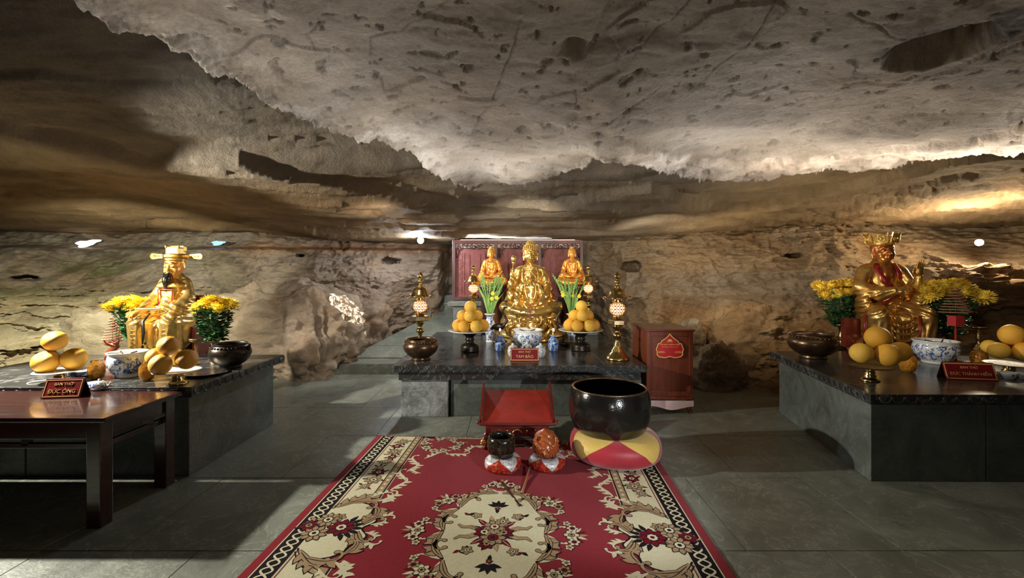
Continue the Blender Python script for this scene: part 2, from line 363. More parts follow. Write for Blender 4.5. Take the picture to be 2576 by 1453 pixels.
def rock_mat(name, c_dark, c_mid, c_light, stain, rough=.85, zs=2.5, bump=.9, sc=1.0):
    m, nt, p = principled(name); geo = N(nt, 'ShaderNodeNewGeometry')
    mp = N(nt, 'ShaderNodeMapping'); mp.inputs['Scale'].default_value = (1, 1, zs); nt.links.new(geo.outputs['Position'], mp.inputs['Vector']); vec = mp.outputs[0]
    n1 = noise_node(nt, vec, 1.3*sc, 10, .68, .7)
    r1 = ramp(nt, n1.outputs['Fac'], [(.28, c_dark), (.5, c_mid), (.74, c_light)])
    n2 = noise_node(nt, vec, .8*sc, 6, .6, 1.2); r2 = ramp(nt, n2.outputs['Fac'], [(.48, (0,0,0)), (.70, (.75,)*3)])
    mx = N(nt, 'ShaderNodeMix', data_type='RGBA'); nt.links.new(r2.outputs[0], mx.inputs['Factor']); nt.links.new(r1.outputs[0], mx.inputs['A']); mx.inputs['B'].default_value = (*stain, 1)
    at = N(nt, 'ShaderNodeAttribute', attribute_name='tint')
    mu = N(nt, 'ShaderNodeMix', data_type='RGBA', blend_type='MULTIPLY'); mu.inputs['Factor'].default_value = 1
    nt.links.new(mx.outputs['Result'], mu.inputs['A']); nt.links.new(at.outputs['Color'], mu.inputs['B'])
    n5 = noise_node(nt, vec, 60*sc, 4, .7); r5 = ramp(nt, n5.outputs['Fac'], [(.3, (.72,)*3), (.7, (1.15,)*3)])
    mu2 = N(nt, 'ShaderNodeMix', data_type='RGBA', blend_type='MULTIPLY'); mu2.inputs['Factor'].default_value = .7
    nt.links.new(mu.outputs['Result'], mu2.inputs['A']); nt.links.new(r5.outputs[0], mu2.inputs['B'])
    nt.links.new(mu2.outputs['Result'], p.inputs['Base Color'])
    p.inputs['Roughness'].default_value = rough; p.inputs['Specular IOR Level'].default_value = .3
    nb = noise_node(nt, vec, 9*sc, 12, .72, .3); nc = noise_node(nt, vec, 55*sc, 5, .7)
    m1 = N(nt, 'ShaderNodeMath', operation='MULTIPLY_ADD'); nt.links.new(nc.outputs['Fac'], m1.inputs[0]); m1.inputs[1].default_value = .30; nt.links.new(nb.outputs['Fac'], m1.inputs[2])
    b = N(nt, 'ShaderNodeBump'); b.inputs['Strength'].default_value = bump; b.inputs['Distance'].default_value = .06
    nt.links.new(m1.outputs[0], b.inputs['Height']); nt.links.new(b.outputs[0], p.inputs['Normal'])
    return m
M['rock_roof'] = rock_mat('grey_brown_roof_rock', (.17, .13, .09), (.29, .235, .175), (.40, .335, .26), (.26, .19, .12), zs=1, bump=.8)
M['rock_wall'] = rock_mat('tan_wall_rock', (.18, .125, .08), (.36, .285, .21), (.50, .42, .33), (.36, .235, .13), zs=1.5, bump=1.0)

def tint(o, rgb):
    me = o.data; a = me.color_attributes.new('tint', 'FLOAT_COLOR', 'POINT')
    c = np.ones((len(me.vertices), 4), np.float32); c[:, :3] = rgb; a.data.foreach_set('color', c.ravel())

# ------------------------------------------------------------------ noise
_perm = rng.permutation(512).astype(np.int32); _perm = np.concatenate([_perm, _perm])
_g = rng.normal(size=(512, 3)); _g /= np.linalg.norm(_g, axis=1)[:, None]
def perlin(x, y, z):
    xi = np.floor(x).astype(np.int32); yi = np.floor(y).astype(np.int32); zi = np.floor(z).astype(np.int32)
    xf, yf, zf = x-xi, y-yi, z-zi; xi &= 511; yi &= 511; zi &= 511
    f = lambda t: t*t*t*(t*(t*6-15)+10)
    u, v, w_ = f(xf), f(yf), f(zf)
    def gr(i, j, k):
        h = _perm[(_perm[(_perm[(xi+i) & 511]+yi+j) & 511]+zi+k) & 511]; g = _g[h]
        return g[..., 0]*(xf-i)+g[..., 1]*(yf-j)+g[..., 2]*(zf-k)
    l = lambda a, b, t: a+t*(b-a)
    return l(l(l(gr(0,0,0), gr(1,0,0), u), l(gr(0,1,0), gr(1,1,0), u), v), l(l(gr(0,0,1), gr(1,0,1), u), l(gr(0,1,1), gr(1,1,1), u), v), w_)*1.6
def fbm(x, y, z, o=5, g=.5, ridged=False):
    s = 0; a = 1; n = 0
    for i in range(o):
        p = perlin(x*2**i+17.3*i, y*2**i-9.1*i, z*2**i+4.7*i)
        if ridged: p = 1-2*np.abs(p)
        s = s+a*p; n += a; a *= g
    return s/n
def sst(t): t = np.clip(t, 0, 1); return t*t*(3-2*t)
def seg_dist(x, y, pts):
    d = np.full(x.shape, 1e9)
    for (a, b), (c, e) in zip(pts[:-1], pts[1:]):
        vx, vy = c-a, e-b; t = np.clip(((x-a)*vx+(y-b)*vy)/(vx*vx+vy*vy+1e-12), 0, 1)
        d = np.minimum(d, np.hypot(x-a-t*vx, y-b-t*vy))
    return d

# ------------------------------------------------------------------ floor of stone tiles
fl = MB(); fl.box((0, 5.2, -.06), (16, 12, .10)); floor = fl.build('floor', M['joint']); tag(floor, kind='structure')
TS = .85
tile_meshes = []
for k in range(4):
    b = MB(); b.box((0, 0, -.005), (TS-.004, TS-.004, .012), bev=.002); t = b.build('tile', M['floor'], floor); t.location = (0, -20, 0); tile_meshes.append(t.data); bpy.data.objects.remove(t)
for iy in range(8):
    for ix in range(-6, 6):
        x = (ix+.5+.5*(iy % 2))*TS; y = 1.95+iy*TS
        if abs(x) > 1.28*y+.9 or y > 8: continue
        t = bpy.data.objects.new('tile', tile_meshes[(ix+iy*3) % 4]); COL.objects.link(t); t.parent = floor
        t.location = (x, y, random.uniform(-.0012, .0012)); t.rotation_euler = (random.uniform(-.001, .001), random.uniform(-.001, .001), 0)

# ------------------------------------------------------------------ roof of the cave
def uD(px, py, dz): return (px-CX)/F, dz*F/(HY-py)
ridge = np.array([uD(p, q, .80) for p, q in [(-900, -500), (-300, -170), (100, 8), (230, 75), (300, 112), (420, 150), (500, 185), (600, 218), (700, 262), (790, 300), (900, 338), (980, 352), (1050, 382), (1110, 415), (1160, 452), (1180, 458), (1235, 446), (1300, 440), (1400, 428), (1432, 412), (1500, 388), (1560, 385), (1620, 402), (1660, 420), (1750, 440), (1850, 447), (1950, 442), (2060, 432), (2200, 420), (2330, 402), (2450, 385), (2576, 360), (2900, 290), (3400, 180)]])
led2 = np.array([uD(p, q, .93) for p, q in [(-600, 300), (0, 388), (90, 402), (230, 412), (380, 432), (450, 418), (600, 414), (700, 430), (850, 452), (1000, 470), (1150, 490), (1300, 494), (1500, 485), (1640, 462), (1730, 492), (1850, 510), (2000, 500), (2200, 470), (2400, 445), (2576, 430), (3200, 330)]])
def line_u(u, tab): return np.interp(u, tab[:, 0], tab[:, 1])
cracks = [[(1318, 40), (1288, 130), (1240, 250), (1185, 330), (1140, 400)], [(1990, 0), (1930, 90), (1860, 160), (1790, 215), (1700, 260), (1570, 290)],
          [(1190, 0), (1100, 65), (1010, 110), (940, 130), (935, 165)], [(1570, 360), (1750, 312), (1930, 288), (2060, 262), (2150, 225)],
          [(1620, 400), (1800, 340), (1950, 318), (2100, 292)], [(1750, 40), (1700, 90), (1640, 130), (1570, 190)],
          [(690, 130), (692, 170), (688, 215)], [(672, 0), (676, 50)], [(1900, 330), (2100, 330), (2300, 290), (2576, 275)], [(2130, 75), (2250, 110), (2310, 120)],
          [(1455, 180), (1440, 215), (1450, 260)], [(1660, 230), (1600, 262), (1480, 300)], [(800, 86), (770, 100), (790, 132)]]
cracks = [[(lambda D: ((a-CX)/F*D, D))(.84*F/(HY-b)) for a, b in c] for c in cracks]
def ceil_z(x, y, detail=True):
    u = x/y
    jag = .05*fbm(x*3.1, y*3.1, 0*x+2, 5, .6)+.02*fbm(x*14, y*14, 0*x+9, 3)
    Dr = line_u(u, ridge)
    s = (Dr-y)+jag*np.clip(Dr/3, .4, 1.2)
    near = sst(s/.05+.5)
    zn = 2.31+.05*np.clip(2.6-y, 0, 3)+.10*fbm(x*.5, y*.5, 0*x+5, 3)+.065*fbm(x*1.5, y*1.5, 0*x+15, 4, .55)+.009*np.round(3*fbm(x*.8+y*.3, y*1.3, 0*x+19, 4))
    lip = np.exp(-np.clip(s, 0, 9)/.28)
    zn = zn-.09*lip*(1+.6*fbm(x*4, y*4, 0*x, 3)) + .07*lip*fbm(x*9, y*9, 0*x+3, 5, .65, True)*sst(.7-s*2) + .028*lip*fbm(x*24, y*24, 0*x+6, 3, .6)*sst(1-s*3)
    # pitted zone along the right-hand lip
    pit = np.exp(-((s-.18)/.16)**2)*sst((u-.25)/.15)
    cell = fbm(x*8, y*11, 0*x+31, 3)
    zn = zn+pit*.07*sst((cell-.15)/.12)+.03*sst((u-.22)/.08)*sst((s-.33)/.03)
    zf = 2.235+.012*np.clip(np.abs(x)-.5, 0, 4)**2+.085*np.clip(7.0-y, 0, 6)
    zf = zf+.16*sst((-u-.05)/.5)*np.exp(-((y-Dr-.5)/.9)**2)
    zf = zf+.17*np.exp(-((y-Dr)/.40)**2)
    D2 = line_u(u, led2)+.10*fbm(x*1.6, y*1.6, 0*x+7, 4)
    zf = zf-.10*sst((y-D2)/.07+.5)*(1+.5*fbm(x*.8, y*.8, 0*x+2, 2))
    st = fbm(x*.45+y*.1, y*2.6, 0*x+12, 5, .55)
    zf = zf+.09*st+.05*np.round(2.5*fbm(x*.35, y*1.2, 0*x+22, 3)+.3*st)/2.5
    # rugged layered rock towards the right wall
    rr = sst((u-.25)/.35)*sst((y-D2)/.5)
    zf = zf+rr*(.11*fbm(x*1.1, y*3.4, 0*x+41, 5, .6, True)-.03)
    # small step beside the vertical seam that runs down from the corner of the lip
    zf = zf-.05*sst((-u-.115+.07*fbm(y*1.7, x*0, 0*x, 5, .6))/.012)*sst((y-3.7)/.2)
    z = near*zn+(1-near)*zf
    xw = x+.035*fbm(x*4, y*4, 0*x+1, 5, .55); yw = y+.035*fbm(x*4, y*4, 0*x+8, 5, .55); cw_ = .25+.75*sst(.6+2.0*fbm(x*2.5, y*2.5, 0*x+33, 2))
    for c in cracks:
        d = seg_dist(xw, yw, c)
        z = z+near*cw_*.009*np.exp(-(d/.004)**2)
    # hollow with a curved edge near the top middle, and a pit carved at the upper right to stand in for a shadow blob
    hx, hy_ = uD(1445, 140, .84); hx *= hy_
    d = np.hypot((x-hx)*1.0, (y-hy_)*1.2)+.03*fbm(x*6, y*6, 0*x+3, 3); z = z+near*.06*sst(1-d/.09)
    sx = x-(hx+.06)+.05*(y-hy_); z = z+near*.035*sst(sx/.02+.5)*sst((hy_+.05-y)/.1)*sst(1-sx/.9)
    px_, py_ = uD(2362, 142, .86); px_ *= py_
    d = np.hypot((x-px_)/1.25, y-py_)+.03*fbm(x*8, y*8, 0*x+5, 3); z = z+near*.20*sst((.16-d)/.07)
    if detail:
        z = z+near*(.006*fbm(x*9, y*9, 0*x+77, 5, .6)+.010*sst((fbm(x*11, y*13, 0*x+57, 4, .6)-.22)/.12)+.010*np.clip(fbm(x*3.5, y*8, 0*x+70, 4, .6, True)-.35, 0, 1))
        z = z+(1-near)*.016*fbm(x*5, y*13, 0*x+71, 5, .6)
    return z, near, lip*near, pit*near
nu, nv = 1000, 620
U = np.tan(np.linspace(math.atan(-1.75), math.atan(1.75), nu)); ID = np.linspace(1/.62, 1/9.8, nv)
uu, dd = np.meshgrid(U, 1/ID); X = uu*dd; Y = dd
Z, near, lip, pit = ceil_z(X, Y)
V = np.stack([X, Y, Z], -1).reshape(-1, 3)
I = np.arange(nu*nv).reshape(nv, nu); Q = np.stack([I[:-1, :-1], I[:-1, 1:], I[1:, 1:], I[1:, :-1]], -1).reshape(-1, 4)
roof = mesh_np('ceiling', V, Q[:, ::-1], M['rock_roof']); tag(roof, 'rough grey brown cave roof of layered rock slabs', kind='structure')
tc_ = np.ones((nv, nu, 3))
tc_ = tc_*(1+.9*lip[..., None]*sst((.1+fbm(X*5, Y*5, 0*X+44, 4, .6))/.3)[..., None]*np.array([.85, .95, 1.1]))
dk_ = (1-near)*sst((-U[None, :]-.05)/.3)*np.exp(-np.clip(Y-np.interp(U, ridge[:, 0], ridge[:, 1])[None, :], 0, 9)/1.5); tc_ = tc_*(1-.80*dk_)[..., None]  # shadow of the recess behind the lip, put into the rock colour
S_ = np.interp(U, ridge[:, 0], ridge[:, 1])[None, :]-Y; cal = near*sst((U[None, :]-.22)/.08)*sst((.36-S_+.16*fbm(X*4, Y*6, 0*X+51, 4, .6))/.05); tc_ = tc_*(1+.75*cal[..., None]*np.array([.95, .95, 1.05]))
gpit = near*sst((fbm(X*11, Y*13, 0*X+57, 4, .6)-.22)/.12); tc_ = tc_*(1-.35*gpit)[..., None]
gap = fbm(X*3, Y*3, 0*X+4, 4)
soot = sst((X-1.15)/.5)*sst((2.1-Y)/.3)*sst((fbm(X*2.2, Y*4, 0*X+90, 6, .7)+.10)/.22)
tc_ = tc_*(1-.72*soot*near)[..., None]
ochre = (1-near)*sst((-X-.2)/1.5)*sst((Y-3.6)/1.2)
tc_ = tc_*(1-ochre[..., None]*(1-np.array([.95, .74, .48])))
tan = near*sst((X-1.1)/1.2); tc_ = tc_*(1+tan[..., None]*np.array([.16, .05, -.10]))
rr = (1-near)*sst((X-1.6)/1.6); tc_ = tc_*(1+rr[..., None]*np.array([.22, .08, -.16]))
shd = sst((fbm(X*.9, Y*2.2, 0*X+55, 5, .6)+.05)/.3); tc_ = tc_*(1-.22*shd)[..., None]
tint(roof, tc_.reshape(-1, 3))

# ------------------------------------------------------------------ rock walls around
cols = [(-900, 3.2, 3.9, 4.4, 5.2), (-400, 4.2, 4.9, 5.5, 6.3), (0, 4.85, 5.6, 6.5, 7.3), (150, 4.95, 5.8, 6.9, 7.6), (300, 5.05, 6.0, 7.1, 7.9), (470, 5.5, 6.4, 7.2, 7.8), (600, 6.5, 6.9, 7.4, 7.8),
        (700, 7.0, 7.2, 7.6, 7.9), (850, 6.9, 7.2, 7.6, 8.0), (930, 7.9, 7.7, 7.7, 8.0), (1040, 9.0, 8.6, 8.1, 8.0), (1100, 9.5, 9.0, 8.5, 8.0), (1130, 9.6, 9.5, 9.3, 8.9), (1300, 9.6, 9.6, 9.4, 8.9), (1500, 8.6, 8.4, 8.2, 8.2),
        (1580, 7.3, 7.5, 7.7, 8.0), (1700, 6.6, 7.0, 7.4, 7.8), (1780, 6.2, 6.7, 7.2, 7.7), (1850, 5.9, 6.2, 7.0, 7.6), (1950, 5.5, 5.8, 6.7, 7.4), (2100, 5.3, 5.7, 6.3, 7.1), (2250, 5.2, 5.6, 6.3, 7.4), (2400, 5.1, 5.4, 6.0, 7.4),
        (2576, 4.9, 5.2, 5.7, 7.0), (2900, 4.3, 4.6, 5.1, 6.0), (3500, 3.3, 3.6, 4.0, 4.6)]
cols = np.array(cols, float); cu = (cols[:, 0]-CX)/F
def wall_D(u, z):
    lv = [0, .7, 1.4, 2.1]
    c = [np.interp(u, cu, cols[:, 1+i]) for i in range(4)]
    t = np.clip(z, -.2, 2.9)
    D = np.where(t < .7, c[0]+(c[1]-c[0])*(t/.7), np.where(t < 1.4, c[1]+(c[2]-c[1])*(t-.7)/.7, c[2]+(c[3]-c[2])*(t-1.4)/.7))
    x = u*D; y = D
    D = D+.34*fbm(x*.55, y*.55, z*1.0+3, 3)+.20*fbm(x*1.6, y*1.6, z*2.2+9, 5, .55)-.16*(fbm(x*1.9+5, y*1.9, z*2.6+19, 4, .5, True)-.3)
    # bedding planes: ledges that stick out by turns
    zz = z+.10*fbm(x*.5, y*.5, 0*x+2, 3)+.05*x*sst(-u)
    lay = fbm(x*.35, y*.35, zz*7, 4, .6)
    up = sst((z-1.35)/.35)
    D = D-.11*lay*up-.04*lay*(1-up)
    D = D-.10*up*sst((u-.1)/.3)*fbm(x*1.3, y*1.3, z*6, 5, .6, True)
    # undercut just below the roof
    D = D+.35*sst((z-1.92)/.10)*sst((-u+.0)/.2)
    D = D+.05*fbm(x*6, y*6, z*7, 4, .6)
    # grooves across the pale slope at the left
    g = fbm(x*1.2+z*1.0, y*1.0, z*6.5+40, 4, .55, True)
    D = D+.10*sst((g-.55)/.12)*sst((-u-.6)/.2)*sst((1.45-z)/.3)
    # small dark hole left of the screen, one in the right wall
    for (hp, hq, hd, r1, r2) in [(985, 652, 7.4, .22, .09), (1590, 670, 7.7, .22, .13), (2000, 640, 6.9, .2, .05), (60, 700, 6.6, .3, .06), (760, 640, 7.5, .12, .05)]:
        c_ = pt(hp, hq, hd); e = np.hypot((u*hd-c_.x)/r1, (z-c_.z)/r2)+.8*fbm(x*3.5, y*3.5, z*5, 4, .6)
        D = D+.45*sst((.85-e)/.35)
    return D
nu, nv = 1250, 300
U = np.tan(np.linspace(math.atan(-1.9), math.atan(1.85), nu)); ZZ = np.linspace(-.12, 2.95, nv)
uu, zz = np.meshgrid(U, ZZ); Dw = wall_D(uu, zz); X = uu*Dw; Y = Dw
V = np.stack([X, Y, zz], -1)
nz = .012*fbm(X*12, Y*12, zz*16, 3); V[..., 2] += nz
I = np.arange(nu*nv).reshape(nv, nu)
def wall_piece(name, lo, hi, label):
    a = np.searchsorted(U, lo); b = np.searchsorted(U, hi)
    a = max(a, 0); b = min(b, nu-1)
    J = np.arange((b-a+1)*nv).reshape(nv, b-a+1)
    Q = np.stack([J[:-1, :-1], J[:-1, 1:], J[1:, 1:], J[1:, :-1]], -1).reshape(-1, 4)
    o = mesh_np(name, V[:, a:b+1].reshape(-1, 3), Q, M['rock_wall']); tag(o, label, kind='structure')
    x, y, z, u = X[:, a:b+1], Y[:, a:b+1], zz[:, a:b+1], uu[:, a:b+1]
    t = np.ones(x.shape+(3,))
    gr = sst((-u-.55)/.25)*sst((fbm(x*.9, y*.9, z*1.6+6, 4)+.12)/.25)
    gr2 = gr*sst(1-np.abs(z-1.45)/.5); t = t*(1-gr2[..., None]*(1-np.array([.50, .62, .36])))
    pale = sst((-u-.62)/.2)*sst((1.35-z)/.3); t = t*(1+pale[..., None]*np.array([.62, .66, .42]))
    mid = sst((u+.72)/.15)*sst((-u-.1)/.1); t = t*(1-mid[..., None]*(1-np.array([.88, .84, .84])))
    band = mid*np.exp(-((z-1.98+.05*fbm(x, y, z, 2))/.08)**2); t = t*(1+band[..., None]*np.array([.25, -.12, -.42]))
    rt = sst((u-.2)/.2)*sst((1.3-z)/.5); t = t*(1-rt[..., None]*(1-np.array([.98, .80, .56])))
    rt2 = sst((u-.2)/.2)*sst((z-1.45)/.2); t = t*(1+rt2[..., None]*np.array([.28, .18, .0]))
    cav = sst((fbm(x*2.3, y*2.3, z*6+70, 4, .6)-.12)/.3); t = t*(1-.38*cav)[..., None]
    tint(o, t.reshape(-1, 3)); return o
WL = wall_piece('wall_left', -1.95, -.62, 'pale greenish sloping rock wall with deep cracks')
WB = wall_piece('wall_back', -.62, .22, 'brown rock wall behind the central altar')
WR = wall_piece('wall_right', .22, 1.9, 'layered ochre rock wall behind the right altar')

# ------------------------------------------------------------------ separate boulders
def boulder(wall, c, r, seed, label, amp=.12, flute=0, n=(150, 90), power=.75, tn=(1, 1, 1), flat=None):
    nu, nv = n; a = np.linspace(0, 2*PI, nu, endpoint=False); p = np.linspace(-PI/2, PI/2, nv)
    A, P = np.meshgrid(a, p); sg = lambda v: np.sign(v)*np.abs(v)**power
    dx, dy, dz = sg(np.cos(P))*sg(np.cos(A)), sg(np.cos(P))*sg(np.sin(A)), sg(np.sin(P))
    f = 1+amp*fbm(dx*1.3+seed, dy*1.3, dz*1.6, 6, .58)*2.6-amp*1.0*(fbm(dx*2+seed, dy*2, dz*2.4, 3, .5, True)-.3)
    if flute: f = f-flute*sst((fbm(A*3.2+seed, 0*A, dz*.7, 3)+.05)/.3)*sst((.75-dz)/.3)
    f = f-.04*sst(fbm(dx*2+seed, dy*2, dz*9, 4)/.3)
    x, y, z = c[0]+dx*f*r[0], c[1]+dy*f*r[1], c[2]+dz*f*r[2]
    V = np.stack([x, y, np.maximum(z, -.03)], -1).reshape(-1, 3)
    I = np.arange(nu*nv).reshape(nv, nu); J = np.roll(I, -1, 1)
    Q = np.stack([I[:-1], J[:-1], J[1:], I[1:]], -1).reshape(-1, 4)
    o = mesh_np('outcrop', V, Q, M['rock_wall'], wall); o['label'] = label; t = np.ones((len(V), 3))*np.array(tn)
    hole = sst((fbm(x*2.5, y*2.5, z*3+seed, 4, .6)-.2)/.25).reshape(-1); t *= (1-.35*hole)[:, None]
    tint(o, t); return o
boulder(WB, (-3.50, 6.85, .42), (1.12, .85, .98), 3.1, 'large fluted pale boulder to the right of the left altar', .10, .16, (260, 150), .7, (1.05, 1.02, 1.0))
boulder(WL, (-5.1, 5.9, .35), (.85, .6, .75), 8.3, 'rounded grey rock behind the left altar and its right flowers', .12, .05, tn=(.9, .9, .82))
boulder(WB, (-3.0, 8.05, .5), (.85, .6, 1.0), 12.3, 'tall brown rock mass left of the brass lantern', .12, .04, (200, 120), .7, (.9, .84, .82))
boulder(WB, (-2.05, 8.95, 1.15), (.62, .5, .80), 5.7, 'rock shoulder under the bare bulb beside the screen', .12, .02, tn=(.95, .9, .85))
boulder(WR, (2.72, 5.85, .16), (.36, .34, .42), 15.2, 'dark rounded rock right of the donation box', .12, .03, power=.95, tn=(.62, .54, .45))
boulder(WR, (2.62, 6.5, .55), (.20, .2, .28), 25.2, 'small pale grey rock behind the donation box', .16, 0, (80, 50), tn=(1.0, 1.05, 1.1))
boulder(WR, (5.75, 5.75, 1.30), (1.0, .45, .36), 33.2, 'jagged pale crest of rock below the led lamp', .2, .0, (160, 90), .8, (1.15, .98, .74))
boulder(WR, (3.42, 6.3, .30), (.62, .5, .85), 19.2, 'pale swollen rock mound between donation box and right altar', .09, .0, power=.98, tn=(1.0, .86, .66))
boulder(WL, (-4.55, 3.1, .02), (.55, .22, .22), 29.2, 'rough rock lying in the dark under the wooden table', .16, .03, (80, 50), tn=(.8, .8, .8))

# ------------------------------------------------------------------ raised path with steps left of the altar
path = MB()
path.prism([(-2.75, 6.6), (-1.29, 6.6), (-1.29, 7.2), (-2.6, 7.2)], 0, .15)
pth = path.build('stone_platform', M['floor']); tag(pth, 'low grey stone platform beside the central altar', kind='structure')
for i in range(5):
    y0, y1 = 7.02+.42*i, 7.435+.42*i; z0, z1 = .17+.125*i, .29+.125*i; xa, xb = -2.62+.24*i, -1.29 if i == 0 else -1.12
    b = MB(); b.add([(xa, y0, 0), (xb, y0, 0), (xb, y1, 0), (xa+.23, y1, 0), (xa, y0, z0), (xb, y0, z0), (xb, y1, z1), (xa+.23, y1, z1)], [(0, 3, 2, 1), (4, 5, 6, 7), (0, 1, 5, 4), (1, 2, 6, 5), (2, 3, 7, 6), (3, 0, 4, 7)]); b.build('ramp_slab', M['floor'], pth)
for i in range(4):
    b = MB(); y0 = 9.0+i*.25; z1 = .92+i*.14
    b.box((-1.05, y0+.3, z1/2), (1.1, .6, z1), bev=.012); o = b.build('stone_step', M['floor'], pth)

# ------------------------------------------------------------------ sculpting: signed distance fields to mesh
class SDF:
    def __init__(s, lo, hi, h):
        s.h = h; s.lo = np.array(lo, float); n = np.ceil((np.array(hi)-s.lo)/h).astype(int)+1
        s.ax = [s.lo[i]+h*np.arange(n[i]) for i in range(3)]; s.v = np.full(tuple(n), .5, np.float32)
    def _ap(s, fn, lo, hi, k, sub=False):
        mg = k*1.5+3*s.h; sl = []
        for i in range(3):
            a = np.searchsorted(s.ax[i], lo[i]-mg); b = np.searchsorted(s.ax[i], hi[i]+mg); sl.append(slice(max(a, 0), max(b, 1)))
        x = s.ax[0][sl[0]][:, None, None]; y = s.ax[1][sl[1]][None, :, None]; z = s.ax[2][sl[2]][None, None, :]
        if 0 in (x.size, y.size, z.size): return
        d = fn(x, y, z); o = s.v[tuple(sl)]
        if sub:
            hh = np.clip(.5-.5*(o+d)/k, 0, 1); s.v[tuple(sl)] = o*(1-hh)-d*hh+k*hh*(1-hh)
        else:
            hh = np.clip(.5+.5*(d-o)/k, 0, 1); s.v[tuple(sl)] = d*(1-hh)+o*hh-k*hh*(1-hh)
    def ell(s, c, r, k=.015, R=None, sub=False):
        c = np.array(c, float); r = np.array(r if hasattr(r, '__len__') else (r, r, r), float); mr = r.max()
        def fn(x, y, z):
            x, y, z = x-c[0], y-c[1], z-c[2]
            if R is not None:
                m = np.array(Matrix(R).to_3x3().transposed())
                x, y, z = m[0][0]*x+m[0][1]*y+m[0][2]*z, m[1][0]*x+m[1][1]*y+m[1][2]*z, m[2][0]*x+m[2][1]*y+m[2][2]*z
            k0 = np.sqrt((x/r[0])**2+(y/r[1])**2+(z/r[2])**2)+1e-6; k1 = np.sqrt((x/r[0]**2)**2+(y/r[1]**2)**2+(z/r[2]**2)**2)+1e-6
            return k0*(k0-1)/k1
        b = r if R is None else np.array([mr]*3)
        s._ap(fn, c-b, c+b, k, sub); return s
    def cap(s, a, b, ra, rb, k=.015, fl=1.0, sub=False):
        a = np.array(a, float); b = np.array(b, float); ba = b-a; l2 = (ba**2).sum()+1e-9; r = max(ra, rb)
        def fn(x, y, z):
            px, py, pz = x-a[0], y-a[1], z-a[2]; h = np.clip((px*ba[0]+py*ba[1]+pz*ba[2])/l2, 0, 1)
            return np.sqrt((px-h*ba[0])**2+(py-h*ba[1])**2+(pz-h*ba[2])**2)-(ra+(rb-ra)*h)
        s._ap(fn, np.minimum(a, b)-r, np.maximum(a, b)+r, k, sub); return s
    def box(s, c, hd, rr=.01, k=.01, R=None, sub=False):
        c = np.array(c, float); hd = np.array(hd, float); m = None if R is None else np.array(Matrix(R).to_3x3().transposed())
        def fn(x, y, z):
            x, y, z = x-c[0], y-c[1], z-c[2]
            if m is not None: x, y, z = m[0][0]*x+m[0][1]*y+m[0][2]*z, m[1][0]*x+m[1][1]*y+m[1][2]*z, m[2][0]*x+m[2][1]*y+m[2][2]*z
            qx, qy, qz = np.abs(x)-hd[0]+rr, np.abs(y)-hd[1]+rr, np.abs(z)-hd[2]+rr
            return np.sqrt(np.maximum(qx, 0)**2+np.maximum(qy, 0)**2+np.maximum(qz, 0)**2)+np.minimum(np.maximum(qx, np.maximum(qy, qz)), 0)-rr
        b = np.array([hd.max()*1.5]*3); s._ap(fn, c-b, c+b, k, sub); return s
    def chain(s, pts, rs, k=.015):
        for i in range(len(pts)-1): s.cap(pts[i], pts[i+1], rs[i], rs[i+1], k)
        return s
    def mesh(s, name, m, parent=None, disp=None, loc=None, label=None, rel=2):
        v = s.v; n = v.shape; ins = v < 0
        c = np.zeros((n[0]-1, n[1]-1, n[2]-1), np.int8)
        for i in (0, 1):
            for j in (0, 1):
                for k in (0, 1): c += ins[i:n[0]-1+i, j:n[1]-1+j, k:n[2]-1+k]
        act = np.argwhere((c > 0) & (c < 8)); idx = np.full(c.shape, -1, np.int32); idx[tuple(act.T)] = np.arange(len(act))
        P = np.zeros((len(act), 3)); W_ = np.zeros(len(act)); A0, A1, A2 = act.T
        corners = [(i, j, k) for i in (0, 1) for j in (0, 1) for k in (0, 1)]
        for ca in corners:
            for d in range(3):
                if ca[d]: continue
                cb = list(ca); cb[d] = 1
                va = v[A0+ca[0], A1+ca[1], A2+ca[2]]; vb = v[A0+cb[0], A1+cb[1], A2+cb[2]]
                cr = (va < 0) != (vb < 0); t = np.where(cr, va/(va-vb+1e-12), 0)
                for e in range(3): P[:, e] += np.where(cr, ca[e]+(t if e == d else 0), 0)
                W_ += cr
        P = P/W_[:, None]+act; P = s.lo+P*s.h
        Qs = []
        for d in range(3):
            e, f = [(1, 2), (2, 0), (0, 1)][d]
            sl0 = [slice(1, -1)]*3; sl0[d] = slice(0, -1); sl1 = [slice(1, -1)]*3; sl1[d] = slice(1, None)
            a = ins[tuple(sl0)]; b = ins[tuple(sl1)]; w_ = np.argwhere(a != b)
            if not len(w_): continue
            off = np.ones(3, int); off[d] = 0; g = w_+off; fl = a[tuple(w_.T)]
            q = []
            for (de, df) in [(-1, -1), (0, -1), (0, 0), (-1, 0)]:
                gg = g.copy(); gg[:, e] += de; gg[:, f] += df; q.append(idx[tuple(gg.T)])
            q = np.stack(q, 1); q[~fl] = q[~fl][:, ::-1]; Qs.append(q)
        Q = np.concatenate(Qs); Q = Q[(Q >= 0).all(1)]
        # light relaxation
        for it in range(rel):
            S = np.zeros_like(P); C = np.zeros(len(P))
            for a, b in ((0, 1), (1, 2), (2, 3), (3, 0)):
                np.add.at(S, Q[:, a], P[Q[:, b]]); np.add.at(S, Q[:, b], P[Q[:, a]]); np.add.at(C, Q[:, a], 1); np.add.at(C, Q[:, b], 1)
            P = P*.5+.5*S/np.maximum(C, 1)[:, None]
        if disp is not None:
            nn = np.cross(P[Q[:, 2]]-P[Q[:, 0]], P[Q[:, 3]]-P[Q[:, 1]]); vn = np.zeros_like(P)
            for a in range(4): np.add.at(vn, Q[:, a], nn)
            vn /= np.linalg.norm(vn, axis=1)[:, None]+1e-9; P = P+vn*disp(P, vn)[:, None]
        o = mesh_np(name, P, Q, m, parent)
        if loc is not None: o.location = loc
